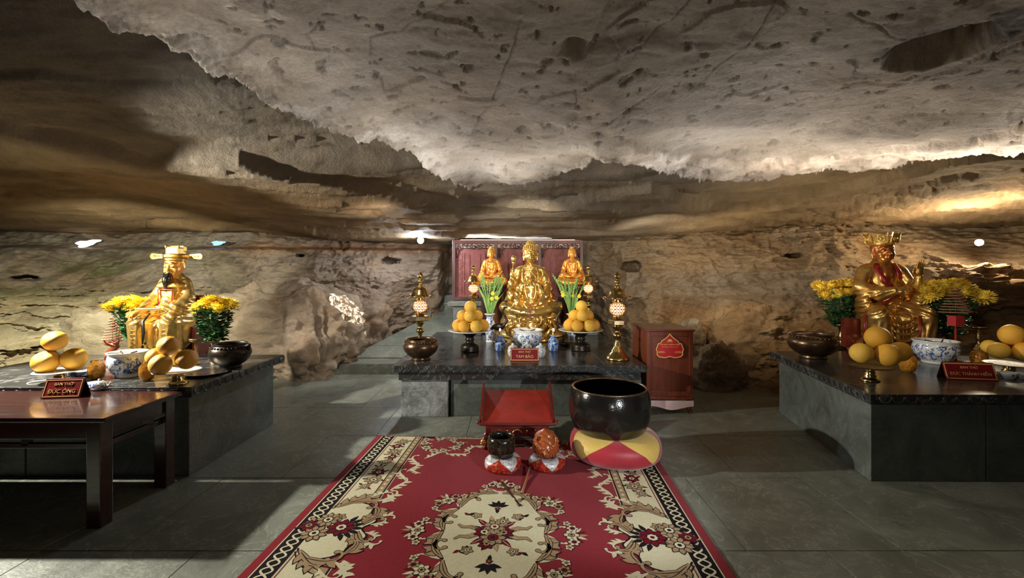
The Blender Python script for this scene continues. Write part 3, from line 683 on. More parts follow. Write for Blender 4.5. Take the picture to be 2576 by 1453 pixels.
        if label: o['label'] = label
        return o

def sd_head(c, h, m, parent, name='head', lobes=True, neck=.2, res=46, label=None, beard=False):
    """head h tall (chin to crown) centred at c, facing -Y; neck joined on"""
    cx, cy, cz = c; g = h/res
    S = SDF((cx-.62*h, cy-.72*h, cz-.95*h), (cx+.62*h, cy+.62*h, cz+.62*h), g)
    p = lambda x, y, z: (cx+x*h, cy+y*h, cz+z*h); q = lambda *r: tuple(v*h for v in r); k = .05*h
    S.ell(p(0, .05, .12), q(.36, .41, .37), k); S.ell(p(0, -.08, -.10), q(.31, .33, .36), k)
    S.ell(p(0, -.16, -.34), q(.20, .20, .14), k); S.ell(p(.15, -.24, -.16), q(.13, .11, .15), k); S.ell(p(-.15, -.24, -.16), q(.13, .11, .15), k)
    S.chain([p(0, -.385, .05), p(0, -.44, -.08), p(0, -.475, -.14)], [.035*h, .045*h, .055*h], .03*h)
    for sx in (-1, 1):
        S.ell(p(.05*sx, -.43, -.145), q(.04, .04, .035), .02*h)
        S.chain([p(.05*sx, -.395, .075), p(.15*sx, -.385, .105), p(.26*sx, -.29, .07)], [.018*h, .024*h, .014*h], .03*h)
        S.ell(p(.145*sx, -.345, .0), q(.085, .06, .045), .015*h)
        S.chain([p(.065*sx, -.40, -.015), p(.145*sx, -.408, -.035), p(.225*sx, -.345, -.01)], [.008*h, .012*h, .006*h], .008*h)
        S.ell(p(.35*sx, .03, .0), q(.04, .09, .13), .02*h); S.ell(p(.39*sx, .02, .02), q(.02, .05, .08), .01*h, sub=True)
        if lobes: S.cap(p(.35*sx, .0, -.08), p(.335*sx, -.01, -.30), .035*h, .045*h, .03*h)
    S.chain([p(-.10, -.375, -.25), p(0, -.425, -.235), p(.10, -.375, -.25)], [.012*h, .028*h, .012*h], .015*h)
    S.chain([p(-.08, -.365, -.285), p(0, -.40, -.29), p(.08, -.365, -.285)], [.012*h, .028*h, .012*h], .012*h)
    S.cap(p(0, .06, -.30), p(0, .07, -.42-neck), .17*h, .19*h, .06*h)
    return S.mesh(name, m, parent, label=label, rel=1)

def sd_hand(S, wrist, tip, up, L, curl=.25, thumb=1, k=.006, spread=.12):
    """five-fingered hand from wrist towards tip; up = back of hand; thumb = side"""
    w = Vector(wrist); d = (Vector(tip)-w).normalized(); u = Vector(up); u = (u-d*u.dot(d)).normalized(); s = d.cross(u)*thumb
    pc = w+d*L*.28; R = Matrix((s, d, u)).transposed()
    S.ell(pc, (L*.24, L*.30, L*.12), k, R)
    for i, (o, l) in enumerate([(.165, .44), (.06, .50), (-.05, .47), (-.155, .36)]):
        b = w+d*L*.50+s*L*o; dd = (d+s*spread*(o*3)).normalized()
        m1 = b+dd*L*l*.5-u*L*l*curl*.3; m2 = m1+dd*L*l*.5*(1-curl*.5)-u*L*l*curl*.9
        S.chain([b, m1, m2], [L*.062, L*.055, L*.044], k*.5)
    b = w+d*L*.14+s*L*.20; m1 = b+(d*.5+s*.6)*L*.28; m2 = m1+(d*.9+s*.1)*L*.22-u*L*.05
    S.chain([b, m1, m2], [L*.075, L*.065, L*.05], k)

def lotus_throne(name, r, h, m, parent, n=14, rows=2):
    b = MB(); b.lathe([(r*.80, 0), (r*.84, h*.08), (r*.78, h*.14), (r*.60, h*.22), (r*.52, h*.34), (r*.62, h*.46), (r*.80, h*.56), (r*.90, h*.8), (r*.88, h), (0, h)], 40)
    for row in range(rows):
        for i in range(n):
            a = 2*PI*(i+.5*row)/n
            def pet(d, a=a): return 1
            z = h*(.62+.10*row); rr = r*(.84-.04*row)
            R = Matrix.Rotation(a, 3, 'Z') @ Matrix.Rotation(-.45+.2*row, 3, 'Y')
            b.ell((math.cos(a)*rr, math.sin(a)*rr, z), (r*.12, r*.17, h*.26), 8, 7, R=R)
    for i in range(n):
        a = 2*PI*i/n; R = Matrix.Rotation(a, 3, 'Z') @ Matrix.Rotation(.5, 3, 'Y')
        b.ell((math.cos(a)*r*.72, math.sin(a)*r*.72, h*.18), (r*.12, r*.17, h*.18), 8, 6, R=R)
    return b.build(name, m, parent)

def lotus_buddha(root, H, skin, robe, hairm=None, pose='lap', crown=None, res=.0075, z0=0, open_chest=True, curls=True):
    """cross-legged robed figure, H from seat to the top of the head"""
    u = H; g = res
    S = SDF((-.50*u, -.46*u, -.04*u), (.50*u, .26*u, .76*u), g)
    q = lambda *p: tuple(v*u for v in p); k = .03*u
    S.ell(q(0, .02, .45), q(.150, .100, .26), k); S.cap(q(-.125, .015, .615), q(.125, .015, .615), .066*u, .066*u, k); S.ell(q(0, -.01, .27), q(.175, .14, .14), k)
    S.cap(q(-.05, .02, .66), q(.05, .02, .66), .05*u, .05*u, k)
    for sx in (-1, 1):
        S.chain([q(.165*sx, .01, .60), q(.215*sx, -.005, .46), q(.240*sx, -.04, .34)], [.064*u, .060*u, .056*u], k)
        S.chain([q(.12*sx, .0, .12), q(.33*sx, -.12, .10)], [.12*u, .10*u], k)
        S.ell(q(.26*sx, -.0, .20), q(.10, .10, .14), k)
    S.chain([q(.36, -.14, .095), q(.05, -.27, .075), q(-.12, -.26, .10)], [.088*u, .07*u, .05*u], k)
    S.chain([q(-.36, -.14, .095), q(-.05, -.29, .055), q(.10, -.24, .07)], [.088*u, .07*u, .05*u], k)
    S.ell(q(0, -.08, .045), q(.40, .26, .065), k)
    S.ell(q(.262, -.07, .25), q(.05, .10, .11), k); S.ell(q(-.262, -.05, .25), q(.05, .09, .11), k)
    if pose == 'lap':
        for sx in (-1, 1): S.chain([q(.24*sx, -.04, .34), q(.20*sx, -.17, .25), q(.10*sx, -.22, .215)], [.062*u, .058*u, .04*u], k)
    else:
        S.chain([q(.24, -.04, .34), q(.20, -.17, .25), q(.10, -.22, .215)], [.062*u, .058*u, .04*u], k)
        S.chain([q(-.24, -.04, .34), q(-.275, -.13, .40), q(-.265, -.17, .50)], [.06*u, .052*u, .038*u], k)
        S.chain([q(-.275, -.08, .33), q(-.31, -.09, .20), q(-.33, -.10, .12)], [.055*u, .05*u, .04*u], k)
    if open_chest: S.ell(q(0, -.155, .50), q(.075, .06, .14), .02*u, sub=True)
    def folds(P, n):
        x, y, z = P.T/u
        t = (1-2*np.abs(np.sin((np.abs(x)*1.15-.35*(z-.3)+.10*np.sin(z*9)+.15*y)*30))**.7)*sst((z-.18)/.1)*(1.0-.3*sst((z-.6)/.05))
        a = np.arctan2(y+.6, x); t2 = (1-2*np.abs(np.sin(np.hypot(x*1.0, (y+.05)*1.7)*22+z*8+.8*np.sin(a*3)))**.7)*sst((.24-z)/.08)
        return u*.0065*(t+t2)
    S.mesh('robe', robe, root, folds)
    S = SDF((-.40*u, -.42*u, .12*u), (.24*u, .02*u, .76*u), g*.85)
    S.ell(q(0, -.065, .50), q(.10, .055, .16), k); S.ell(q(.05, -.085, .565), q(.05, .035, .045), .02*u); S.ell(q(-.05, -.085, .565), q(.05, .035, .045), .02*u)
    S.ell(q(0, -.085, .35), q(.085, .05, .10), .03*u); S.ell(q(0, -.02, .66), q(.08, .06, .04), .02*u)
    L = .15*u
    if pose == 'lap':
        sd_hand(S, q(.115, -.235, .195), q(-.10, -.26, .19), (0, -.5, -1), L, .2, -1, .005*u); sd_hand(S, q(-.115, -.25, .215), q(.10, -.27, .21), (0, -.5, -1), L, .2, 1, .005*u)
        S.ell(q(0, -.25, .22), q(.05, .03, .03), .01*u)
    else:
        sd_hand(S, q(.115, -.235, .195), q(-.10, -.26, .19), (0, -.5, -1), L, .2, -1, .005*u)
        sd_hand(S, q(-.262, -.175, .50), q(-.255, -.19, .66), (0, 1, .1), L, .35, -1, .005*u)
    S.mesh('torso_skin', skin, root, rel=1)
    for sx in (-1, 1):
        b = MB(); b.tube([q(.052*sx, .005, .715), q(.085*sx, -.055, .655), q(.112*sx, -.098, .57), q(.112*sx, -.125, .47), q(.085*sx, -.148, .37), q(.045*sx, -.165, .30)], [.018*u, .020*u, .019*u, .018*u, .018*u, .014*u], 8, flat=.6); b.build('robe_edge', robe, root)
    b = MB(); b.tube([q(-.12, -.125, .31), q(-.05, -.162, .295), q(.05, -.162, .295), q(.12, -.125, .31)], .014*u, 8); b.build('waist_cord', robe, root)
    hh = .285*u; hc = q(0, -.005, .845)
    sd_head(hc, hh, skin, root, neck=.12)
    if hairm:
        b = MB(); b.ell((hc[0], hc[1]+.06*hh, hc[2]+.14*hh), (.375*hh, .43*hh, .40*hh), 24, 14); b.ell((hc[0], hc[1]+.06*hh, hc[2]+.50*hh), (.20*hh, .21*hh, .17*hh), 16, 10)
        # keep only what lies above the hairline
        keep = []
        for f, m_, s_ in zip(b.f, b.m, b.sm):
            cc = sum((Vector(b.v[i]) for i in f), Vector())/len(f)-Vector(hc)
            if cc.z/hh > .17-.5*max(0, cc.y/hh+.0) : keep.append(f)
        b.f = keep; b.m = [0]*len(keep); b.sm = [True]*len(keep)
        if curls:
            nb = 0
            for j in range(9):
                ph = PI/2*(j/9)*1.0; nn = max(1, int(24*math.cos(ph)))
                for i in range(nn):
                    a = 2*PI*(i+.5*(j % 2))/nn; d = Vector((math.cos(ph)*math.cos(a), math.cos(ph)*math.sin(a), math.sin(ph)))
                    p_ = Vector((d.x*.385, d.y*.44+.06, d.z*.41+.14))
                    if p_.z < .20-.5*max(0, p_.y): continue
                    b.ell(Vector(hc)+p_*hh, .036*hh, 7, 5)
            for j in range(4):
                ph = PI/2*(j/4); nn = max(1, int(12*math.cos(ph)))
                for i in range(nn):
                    a = 2*PI*(i+.5*(j % 2))/nn; p_ = Vector((math.cos(ph)*math.cos(a)*.205, math.cos(ph)*math.sin(a)*.215+.06, math.sin(ph)*.18+.50)); b.ell(Vector(hc)+p_*hh, .034*hh, 7, 5)
        b.build('hair', hairm, root, fix=False)
    if crown:
        b = MB(); cz = hc[2]+.24*hh
        b.lathe([(.37*hh, cz-.05*hh), (.40*hh, cz-.05*hh), (.41*hh, cz+.03*hh), (.38*hh, cz+.05*hh)], 28, (hc[0], hc[1]+.03*hh, 0))
        for i in range(7):
            a = -PI/2+(i-3)*.52; w_ = .13*hh; hgt = (.40 if i != 3 else .52)*hh
            R = RZ(a) @ T(.38*hh, 0, cz) @ Matrix.Rotation(-.12, 4, 'Y').inverted(); R = T(hc[0], hc[1]+.03*hh, 0) @ R
            pl = [(-w_, 0), (w_, 0), (w_*1.1, hgt*.4), (w_*.55, hgt*.62), (0, hgt), (-w_*.55, hgt*.62), (-w_*1.1, hgt*.4)]
            b.add([(0, p_[0], p_[1]) for p_ in pl]+[(.03*hh, p_[0], p_[1]) for p_ in pl], [(0,1,2,3,4,5,6), (13,12,11,10,9,8,7)]+[(j, (j+1) % 7, 7+(j+1) % 7, 7+j) for j in range(7)], 0, False, R)
            b.ell((.04*hh, 0, hgt*.4), (.03*hh, .05*hh, .07*hh), 8, 6, M=R)
        b.ell((hc[0], hc[1]+.06*hh, hc[2]+.52*hh), (.16*hh, .16*hh, .18*hh), 14, 9); b.ell((hc[0], hc[1]+.06*hh, hc[2]+.72*hh), (.08*hh, .08*hh, .09*hh), 10, 7)
        b.build('crown', crown, root)

# ------------------------------------------------------------------ central altar
AZ = .55
altar = empty('stone_altar', (.08, 4.55, 0), 0, 'long black granite altar in the middle with a lotus-carved edge', 'altar')
b = MB(); b.box((0, 1.345, AZ-.035), (2.66, 2.69, .07), bev=.008); b.build('top_slab', M['granite'], altar)
b = MB(); b.box((0, 1.345, AZ-.115), (2.54, 2.63, .085), bev=.006); b.build('lower_slab', M['granite'], altar)
b = MB(); b.box((-1.0, 1.30, .205), (.50, 2.5, .41), bev=.01); b.build('base_block', M['rubble'], altar, label='mottled grey stone pier at the left of the base')
b = MB(); b.box((.28, 1.30, .205), (2.02, 2.45, .41), bev=.01); b.build('base_block', M['block'], altar)
b = MB(); b.box((.18, .28, .375), (2.3, .02, .06), bev=.004); b.build('base_molding', M['rubble'], altar)
b = MB()
nl = 30
for i in range(nl):
    x = -1.31+2.62*(i+.5)/nl
    pts = [(x+.042*math.cos(t), -.004, AZ-.016-.040*abs(math.sin(t))**.8) for t in np.linspace(PI, 0, 9)]; b.tube(pts, .0035, 5)
    pts = [(x+.022*math.cos(t), -.004, AZ-.018-.022*abs(math.sin(t))) for t in np.linspace(PI, 0, 7)]; b.tube(pts, .0028, 5)
o = b.build('carved_petal_edge', M['relief_stone'], altar); o['kind'] = 'stuff'
for k in range(3):
    b = MB(); b.box((-.9+.9*k, 1.35, AZ+.001), (.004, 2.6, .002)); b.build('joint', M['joint'], altar)

# plinth, screen and its light
plinth = empty('stone_plinth', (.11, 7.26, 0), 0, 'grey stone shelf that carries the carved screen behind the altar', 'plinth')
b = MB(); b.box((0, .25, 1.008), (2.36, .5, .07), bev=.008); b.build('shelf_slab', M['block'], plinth)
b = MB(); b.box((0, .28, .486), (2.2, .40, .972), bev=.01); b.build('plinth_body', M['block'], plinth)
scr = empty('carved_screen', (.10, 7.62, 1.05), 0, 'three-panel dark maroon carved wooden screen behind the golden statues', 'screen')
SW, SH = 2.28, 1.05
b = MB(); b.box((0, 0, SH-.035), (SW, .06, .07), bev=.006); b.box((0, 0, .03), (SW, .06, .06), bev=.006)
for x in (-SW/2+.03, -SW/6, SW/6, SW/2-.03): b.box((x, 0, SH/2), (.055, .065, SH-.002), bev=.006)
b.build('frame', M['screenwood'], scr)
pw = SW/3-.055
for i in range(3):
    cx_ = (i-1)*SW/3+(.01, 0, -.01)[i]
    b = MB(); b.box((cx_, .03, .49), (pw+.02, .02, .86)); pn = b.build('panel', M['panel'], scr)
    b = MB(); b.box((cx_, .035, SH-.12), (pw+.02, .012, .12)); b.build('pale_backing', M['panel_pale'], pn)
    # relief columns of key pattern and outlined fields
    b = MB()
    for sx in (-1, 1):
        X0 = cx_+sx*pw*.34
        for s2 in (-1, 1): b.box((X0+s2*.055, .016, .46), (.008, .012, .72))
        for j in range(14):
            z = .12+.052*j; r_ = rng.random(4)
            b.box((X0-.02+.012*r_[0], .017, z), (.05, .012, .009)); b.box((X0+.018*(1 if r_[1] > .5 else -1), .017, z+.014), (.009, .012, .03)); b.box((X0+.01, .017, z+.025), (.03+.02*r_[2], .012, .008))
        X1 = cx_+sx*pw*.13
        b.box((X1, .016, .50), (.008, .012, .60)); b.box((X1-sx*.012, .016, .80), (.09, .012, .008)); b.box((X1+sx*.02, .016, .74), (.06, .012, .008))
    b.build('carved_relief', M['panel'], pn)
    # fretwork under the top rail and down the corners
    b = MB(); z0 = SH-.07; y0 = -.005
    def curl(cx0, cz0, r0, sx, sz, turns=1.2):
        n = 16; return [(cx0+sx*r0*(1-.75*t)*math.cos(2*PI*turns*t), y0, cz0+sz*r0*(1-.75*t)*math.sin(2*PI*turns*t)) for t in np.linspace(0, 1, n)]
    for sx in (-1, 1):
        for (ox, oz, r0) in [(.06, -.045, .034), (.13, -.04, .028), (.20, -.035, .026), (.27, -.05, .030)]:
            b.tube(curl(cx_+sx*ox, z0+oz, r0, sx, 1), .0075, 5); b.tube([(cx_+sx*(ox-.03), y0, z0-.005), (cx_+sx*(ox+.035), y0, z0-.03)], .007, 5)
        for (ox, oz, r0) in [(.315, -.10, .030), (.325, -.165, .024), (.335, -.215, .018)]: b.tube(curl(cx_+sx*ox, z0+oz, r0, -sx, -1), .0075, 5)
        b.tube([(cx_+sx*.22, y0, z0-.07), (cx_+sx*.29, y0, z0-.12), (cx_+sx*.315, y0, z0-.24)], .008, 5)
        b.tube([(cx_, y0, z0-.085), (cx_+sx*.12, y0, z0-.075), (cx_+sx*.22, y0, z0-.07)], .007, 5)
    b.ell((cx_, y0, z0-.055), (.03, .012, .035), 10, 7)
    b.build('fretwork', M['screenwood'], scr)
st = MB(); st.box((0, 0, 0), (2.0, .03, .02), bev=.004); o = st.build('strip_light', M['strip'], None, (.10, 7.68, 2.10)); tag(o, 'bright warm strip light along the top of the carved screen', 'lamp')

def flood(name, loc, rz, label, r=.045):
    t = empty(name, loc, rz, label, 'lamp'); b = MB(); b.lathe([(r*.5, 0), (r*1.1, 0), (r*1.2, .05), (r*1.05, .055), (r*1.0, .03), (0, .03)], 20, M=Matrix.Rotation(PI/2, 4, 'X')); b.build('housing', M['bronze_black'], t)
    b = MB(); b.ell((0, -.04, 0), (r, r*.4, r), 16, 10); b.build('bulb', M['bulb'], t); return t
flood('bare_bulb', (-1.50, 7.22, 2.06), 0, 'bare white bulb shining on the back wall left of the screen', .05)
flood('led_lamp', (6.32, 5.93, 1.93), -.6, 'bright led lamp on the rock behind the right statue', .042)
for nm, px, py, wd, hg, mt, lab in [('sky_opening', 220, 611, .36, .11, 'skyhole', 'small heart-shaped daylight gap in the left wall'), ('blue_lamp', 549, 611, .19, .07, 'bluelamp', 'small blue lamp glowing in a dark crevice of the back wall')]:
    u_ = (px-CX)/F; D = float(wall_D(np.array([u_]), np.array([1.5+.07*7])) [0])-.12
    p_ = pt(px, py, D); b = MB(); n_ = 18; poly = []
    for i in range(n_):
        a = 2*PI*i/n_; k = 1+.25*math.sin(3*a+1)+.15*math.sin(5*a)-(.35 if nm == 'sky_opening' and abs(a-PI/2) < .5 else 0); poly.append((wd/2*k*math.cos(a), hg/2*k*math.sin(a)+.3*hg*math.cos(a)*(1 if nm == 'sky_opening' else .4)))
    b.prism(poly, -.02, .03, M=Matrix.Rotation(PI/2, 4, 'X')); o = b.build(nm, M[mt], None, p_)
    if nm == 'sky_opening': tag(o, lab, kind='structure')
    else: tag(o, lab, 'lamp')

# ------------------------------------------------------------------ statues on the central altar
bd = empty('buddha_statue', (.295, 6.98, AZ), 0, 'largest golden seated Buddha with curled hair in front of the middle panel', 'statue')
lotus_throne('lotus_throne', .50, .34, M['gold'], bd, 16)
tmp = empty('tmp'); lotus_buddha(tmp, 1.12, M['gold'], M['gold'], M['gold'], 'raise', res=.0085)
def adopt(tmp, root, z, sc=None):
    for c in list(tmp.children):
        c.parent = root; c.location = (0, 0, z)
    bpy.data.objects.remove(tmp)
adopt(tmp, bd, .33)
b = MB(); b.tube([(-.27, -.20, .75), (-.29, -.22, 1.0), (-.27, -.22, 1.14)], .010, 7); b.ell((-.27, -.22, 1.20), (.040, .040, .075), 14, 10, fn=lambda d: 1-.3*max(0, d.z)); b.ell((-.27, -.22, 1.13), (.03, .03, .025), 10, 6); b.build('lotus_bud_staff', M['gold'], bd)
b = MB(); b.lathe([(.56, 0), (.58, .02), (.54, .05), (.50, .09), (.46, .10), (0, .10)], 40); b.build('base_ring', M['gold'], bd, (0, 0, -.0))
fb = empty('buddha_statue', (.265, 6.30, AZ), 0, 'smaller golden crowned Buddha on a tall round base in front of the largest one', 'statue')
b = MB(); b.lathe([(.27, 0), (.29, .02), (.26, .05), (.22, .09), (.20, .14), (.23, .18), (.25, .20), (.21, .23), (.18, .27), (.20, .30), (0, .30)], 36); b.build('base', M['gold'], fb)
lt = lotus_throne('lotus_throne', .24, .16, M['gold'], fb, 12); lt.location = (0, 0, .22)
tmp = empty('tmp'); lotus_buddha(tmp, .70, M['gold'], M['gold'], None, 'raise', M['gold'], res=.006); adopt(tmp, fb, .37)
b = MB()
for i in range(8):
    a = PI+PI*i/7
    pts = [(.24*math.cos(a), .22*math.sin(a), .05), (.33*math.cos(a), .30*math.sin(a), .10), (.37*math.cos(a+.2), .34*math.sin(a+.2), .20), (.31*math.cos(a+.3), .28*math.sin(a+.3), .27), (.27*math.cos(a+.1), .25*math.sin(a+.1), .20)]; b.tube(pts, [.02, .03, .026, .016, .008], 7)
b.build('cloud_scrolls', M['gold'], fb)

sb = empty('buddha_statue', pt(1236, 716, 7.27), 0, 'amber robed Buddha seated before the left panel of the screen', 'statue', 'amber buddhas before the screen')
tmp = empty('tmp'); lotus_buddha(tmp, .62, M['amber_skin'], M['amber_robe'], M['amber_skin'], 'lap', res=.0062, curls=False); adopt(tmp, sb, 0)
b = MB(); zz0 = AZ-sb.location.z
b.lathe([(.24, zz0), (.25, zz0+.03), (.20, zz0+.07), (.17, zz0+.2), (.17, -.18), (.20, -.12), (.25, -.05), (.26, -.01), (0, 0)], 28); b.build('pedestal', M['screenwood'], sb)
dup(sb, pt(1439, 716, 7.27), 0, 'amber robed Buddha seated before the right panel of the screen')

# ------------------------------------------------------------------ brass lanterns
def make_lantern(lab):
    t = empty('brass_lantern', (0, 0, 0), 0, lab, 'lantern', 'brass lotus lanterns on the central altar')
    b = MB(); b.lathe([(.130, 0), (.134, .012), (.122, .025), (.118, .04), (.095, .05), (.092, .07), (.070, .085), (.068, .105), (.046, .13), (.040, .165), (.026, .20), (.024, .235), (.040, .245), (.052, .268), (.040, .292), (.024, .30), (.026, .325), (.040, .345), (.052, .375), (.050, .385)], 36); b.build('base', M['brass'], t)
    b = MB(); b.lathe([(.055, .385), (.10, .388), (.104, .395), (.104, .437), (.10, .445), (.05, .447)], 6, sm=False); b.build('hexagonal_block', M['brass_dark'], t)
    b = MB(); b.lathe([(.042, .445), (.052, .455), (.048, .475), (.060, .485)], 24); b.build('neck', M['brass'], t)
    c, r = .562, .088; b = MB()
    for d in (-1, 1):
        for i in range(15):
            pts = []
            for s in np.linspace(-1.25, 1.25, 15): a = 2*PI*i/15+d*s*.9; pts.append((r*math.cos(s)*math.cos(a), r*math.cos(s)*math.sin(a), c+r*.92*math.sin(s)))
            b.tube(pts, .0042, 4, cap=False)
    for s in (-.9, -.45, 0, .45, .9):
        pts = [(r*math.cos(s)*math.cos(a), r*math.cos(s)*math.sin(a), c+r*.92*math.sin(s)) for a in np.linspace(0, 2*PI, 33)]; b.tube(pts, .0035, 4, cap=False)
    gl = b.build('pierced_globe', M['brass'], t, fix=False)
    b = MB(); b.ell((0, 0, c), (r*.9, r*.9, r*.82), 20, 12); b.build('glowing_liner', M['globe'], gl)
    b = MB(); b.lathe([(.045, .63), (.058, .645), (.045, .66), (.06, .675)], 24); b.build('collar', M['brass'], t)
    b = MB(); b.lathe([(.030, .805), (.045, .79), (.075, .78), (.088, .75), (.095, .715), (.118, .69), (.122, .683), (.112, .686), (.088, .71), (.07, .74), (.03, .76)], 32, wob=lambda a, z: 1+(.03*math.cos(6*a) if z < .72 else 0)); b.build('cap', M['brass'], t)
    for i in range(6):
        a = 2*PI*i/6+.3; b = MB(); f = lambda rr, z, da=0: (rr*math.cos(a+da), rr*math.sin(a+da), z)
        b.tube([f(.11, .69), f(.145, .688), f(.165, .70), f(.178, .69), f(.172, .672), f(.158, .672)], [.006, .007, .006, .006, .005, .003], 6); b.tube([f(.14, .688), f(.150, .67, .1), f(.165, .655, .1)], [.005, .005, .003], 5); b.build('cap_hook', M['brass_dark'], t)
    b = MB(); b.lathe([(.035, .80), (.038, .815), (.018, .825), (.014, .845), (.030, .86), (.036, .87), (.028, .885), (.012, .892), (.014, .90), (.030, .912), (.034, .93), (.026, .95), (.010, .968), (0, .985)], 16, wob=lambda a, z: 1+(.18*math.cos(5*a) if z > .9 else 0)); b.build('finial', M['brass'], t)
    return t
ln = make_lantern('tall brass lantern at the front right corner of the central altar'); ln.location = on(1553, 903, AZ)
p_ = on(1057, 886, AZ); dup(ln, p_, .2, 'tall brass lantern behind the bronze bowl at the left of the central altar')
dup(ln, pt(1191, 820, 6.75)+Vector((0, 0, 0)), .4, 'small brass lantern behind the left pomelo pyramid', scale=.9); dup(ln, pt(1480, 820, 6.75), .1, 'small brass lantern behind the right pomelo pyramid', scale=.9)
LN = [o for o in COL.objects if o.name.startswith('brass_lantern')]
for o in LN[2:]: o.location.z = AZ+.22; o.location.y = 6.95; o.location.x *= 6.95/6.75
# little stone blocks carry the two rear lanterns
for o in LN[2:]:
    b = MB(); b.box((0, 0, .109), (.26, .26, .218), bev=.01); q_ = b.build('stone_block', M['block'], None, (o.location.x, o.location.y, AZ)); tag(q_, 'grey stone block under the rear lantern at the %s' % ('left of the screen' if o.location.x < 0 else 'right of the screen'), 'block')

# ------------------------------------------------------------------ bowls, plates, jars
def bowl(name, r, h, m, label, loc, inside='dark_hole', group=None, fill=.75, foot=True, rz=0, handles=False, band=True):
    """wide low incense bowl, foot ring, bead band under the lip"""
    t = empty(name, loc, rz, label, 'bowl', group); b = MB()
    pr = [(r*.52, 0), (r*.55, .02*h), (r*.50, .10*h), (r*.50, .12*h), (r*.70, .22*h), (r*.90, .38*h), (r*1.0, .58*h), (r*.99, .70*h), (r*.92, .84*h), (r*.80, .92*h), (r*.80, .98*h), (r*.83, h), (r*.79, h), (r*.74, .94*h), (r*.84, .80*h), (r*.86, .6*h)]
    b.lathe(pr, 48); b.build('bowl_body', m, t)
    b = MB(); n = 34
    for i in range(n):
        a = 2*PI*i/n; b.ell((r*.90*math.cos(a), r*.90*math.sin(a), .86*h), (r*.05, r*.05, h*.05), 7, 5)
    if band: o = b.build('bead_band', m, t, fix=False)
    b = MB(); b.lathe([(r*.86, fill*h*.9), (0, fill*h*.9)], 32); b.build('ash_bed', M[inside], t)
    if handles:
        b = MB()
        for s in (-1, 1): b.ell((s*r*.98, 0, .80*h), (r*.10, r*.07, h*.10), 10, 7)
        b.build('lug', m, t)
    return t
def wpx(w_, p, u=None): # true width of a round thing from its width in pixels
    u = p.x/p.y; return w_/F*p.y/math.sqrt(1+u*u)
p_ = on(1054, 908, AZ); p_.y += .10; bowl('bronze_bowl', wpx(88, p_)/2, .235, M['bronze'], 'brown bronze bowl at the front left corner of the central altar', p_, fill=.55)
def porc_bowl(name, r, h, label, loc, rz=0, stand=True, ash=True):
    t = empty(name, loc, rz, label, 'bowl', 'blue and white incense bowls'); b = MB()
    b.lathe([(r*.56, 0), (r*.60, .01), (r*.58, .10*h), (r*.70, .18*h), (r*.90, .42*h), (r*.98, .62*h), (r*.95, .80*h), (r*.90, .88*h), (r*.97, .96*h), (r*1.0, h), (r*.95, h), (r*.86, .90*h), (r*.88, .8*h)], 48)
    o = b.build('bowl_body', M['porcelain'], t); band_attr(o, .14*h, .84*h)
    b = MB(); b.lathe([(r*.89, .86*h), (r*.5, .88*h), (r*.2, .93*h), (0, .96*h)], 28, wob=lambda a, z: 1); b.build('ash_bed', M['ash'], t)
    b = MB()
    for s in (-1, 1): b.tube([(s*.1*r, -.2*r, .9*h), (s*.5*r, .1*r, 1.0*h)], .006, 5)
    b.build('burnt_stick', M['stick'], t)
    return t
p_ = on(1326, 873, AZ); p_.y -= .12; porc_bowl('porcelain_bowl', wpx(78, p_)/2, .25, 'blue and white porcelain incense bowl in the middle of the central altar', p_)

POM = []
_pom = []
for k in range(3):
    b = MB(); b.ell((0, 0, 0), (1, 1, .93), 28, 18, fn=lambda d, k=k: (1+.07*max(0, d.z)**2+.02*math.sin(3*d.x+k)+.015*math.sin(4*d.y+2*k)-.05*math.exp(-((1-d.z)/.02)))); t = b.build('pomelo', M['pomelo'] if k < 2 else M['pomelo_b'])
    s_ = MB(); s_.lathe([(.05, .98), (.055, .995), (.03, 1.01), (0, 1.012)], 8); sm_ = s_.build('stem_end', M['stemend'], t); _pom.append(t); t.location = (0, -30, 0)
def pomelo(loc, r, label, group, k=0, tilt=(0, 0, 0)):
    src = _pom[k]; o = src.copy(); COL.objects.link(o); c = src.children[0].copy(); COL.objects.link(c); c.parent = o
    o.location = loc; o.scale = (r, r, r) if not isinstance(r, tuple) else r; o.rotation_euler = tilt; tag(o, label, 'pomelo', group); return o

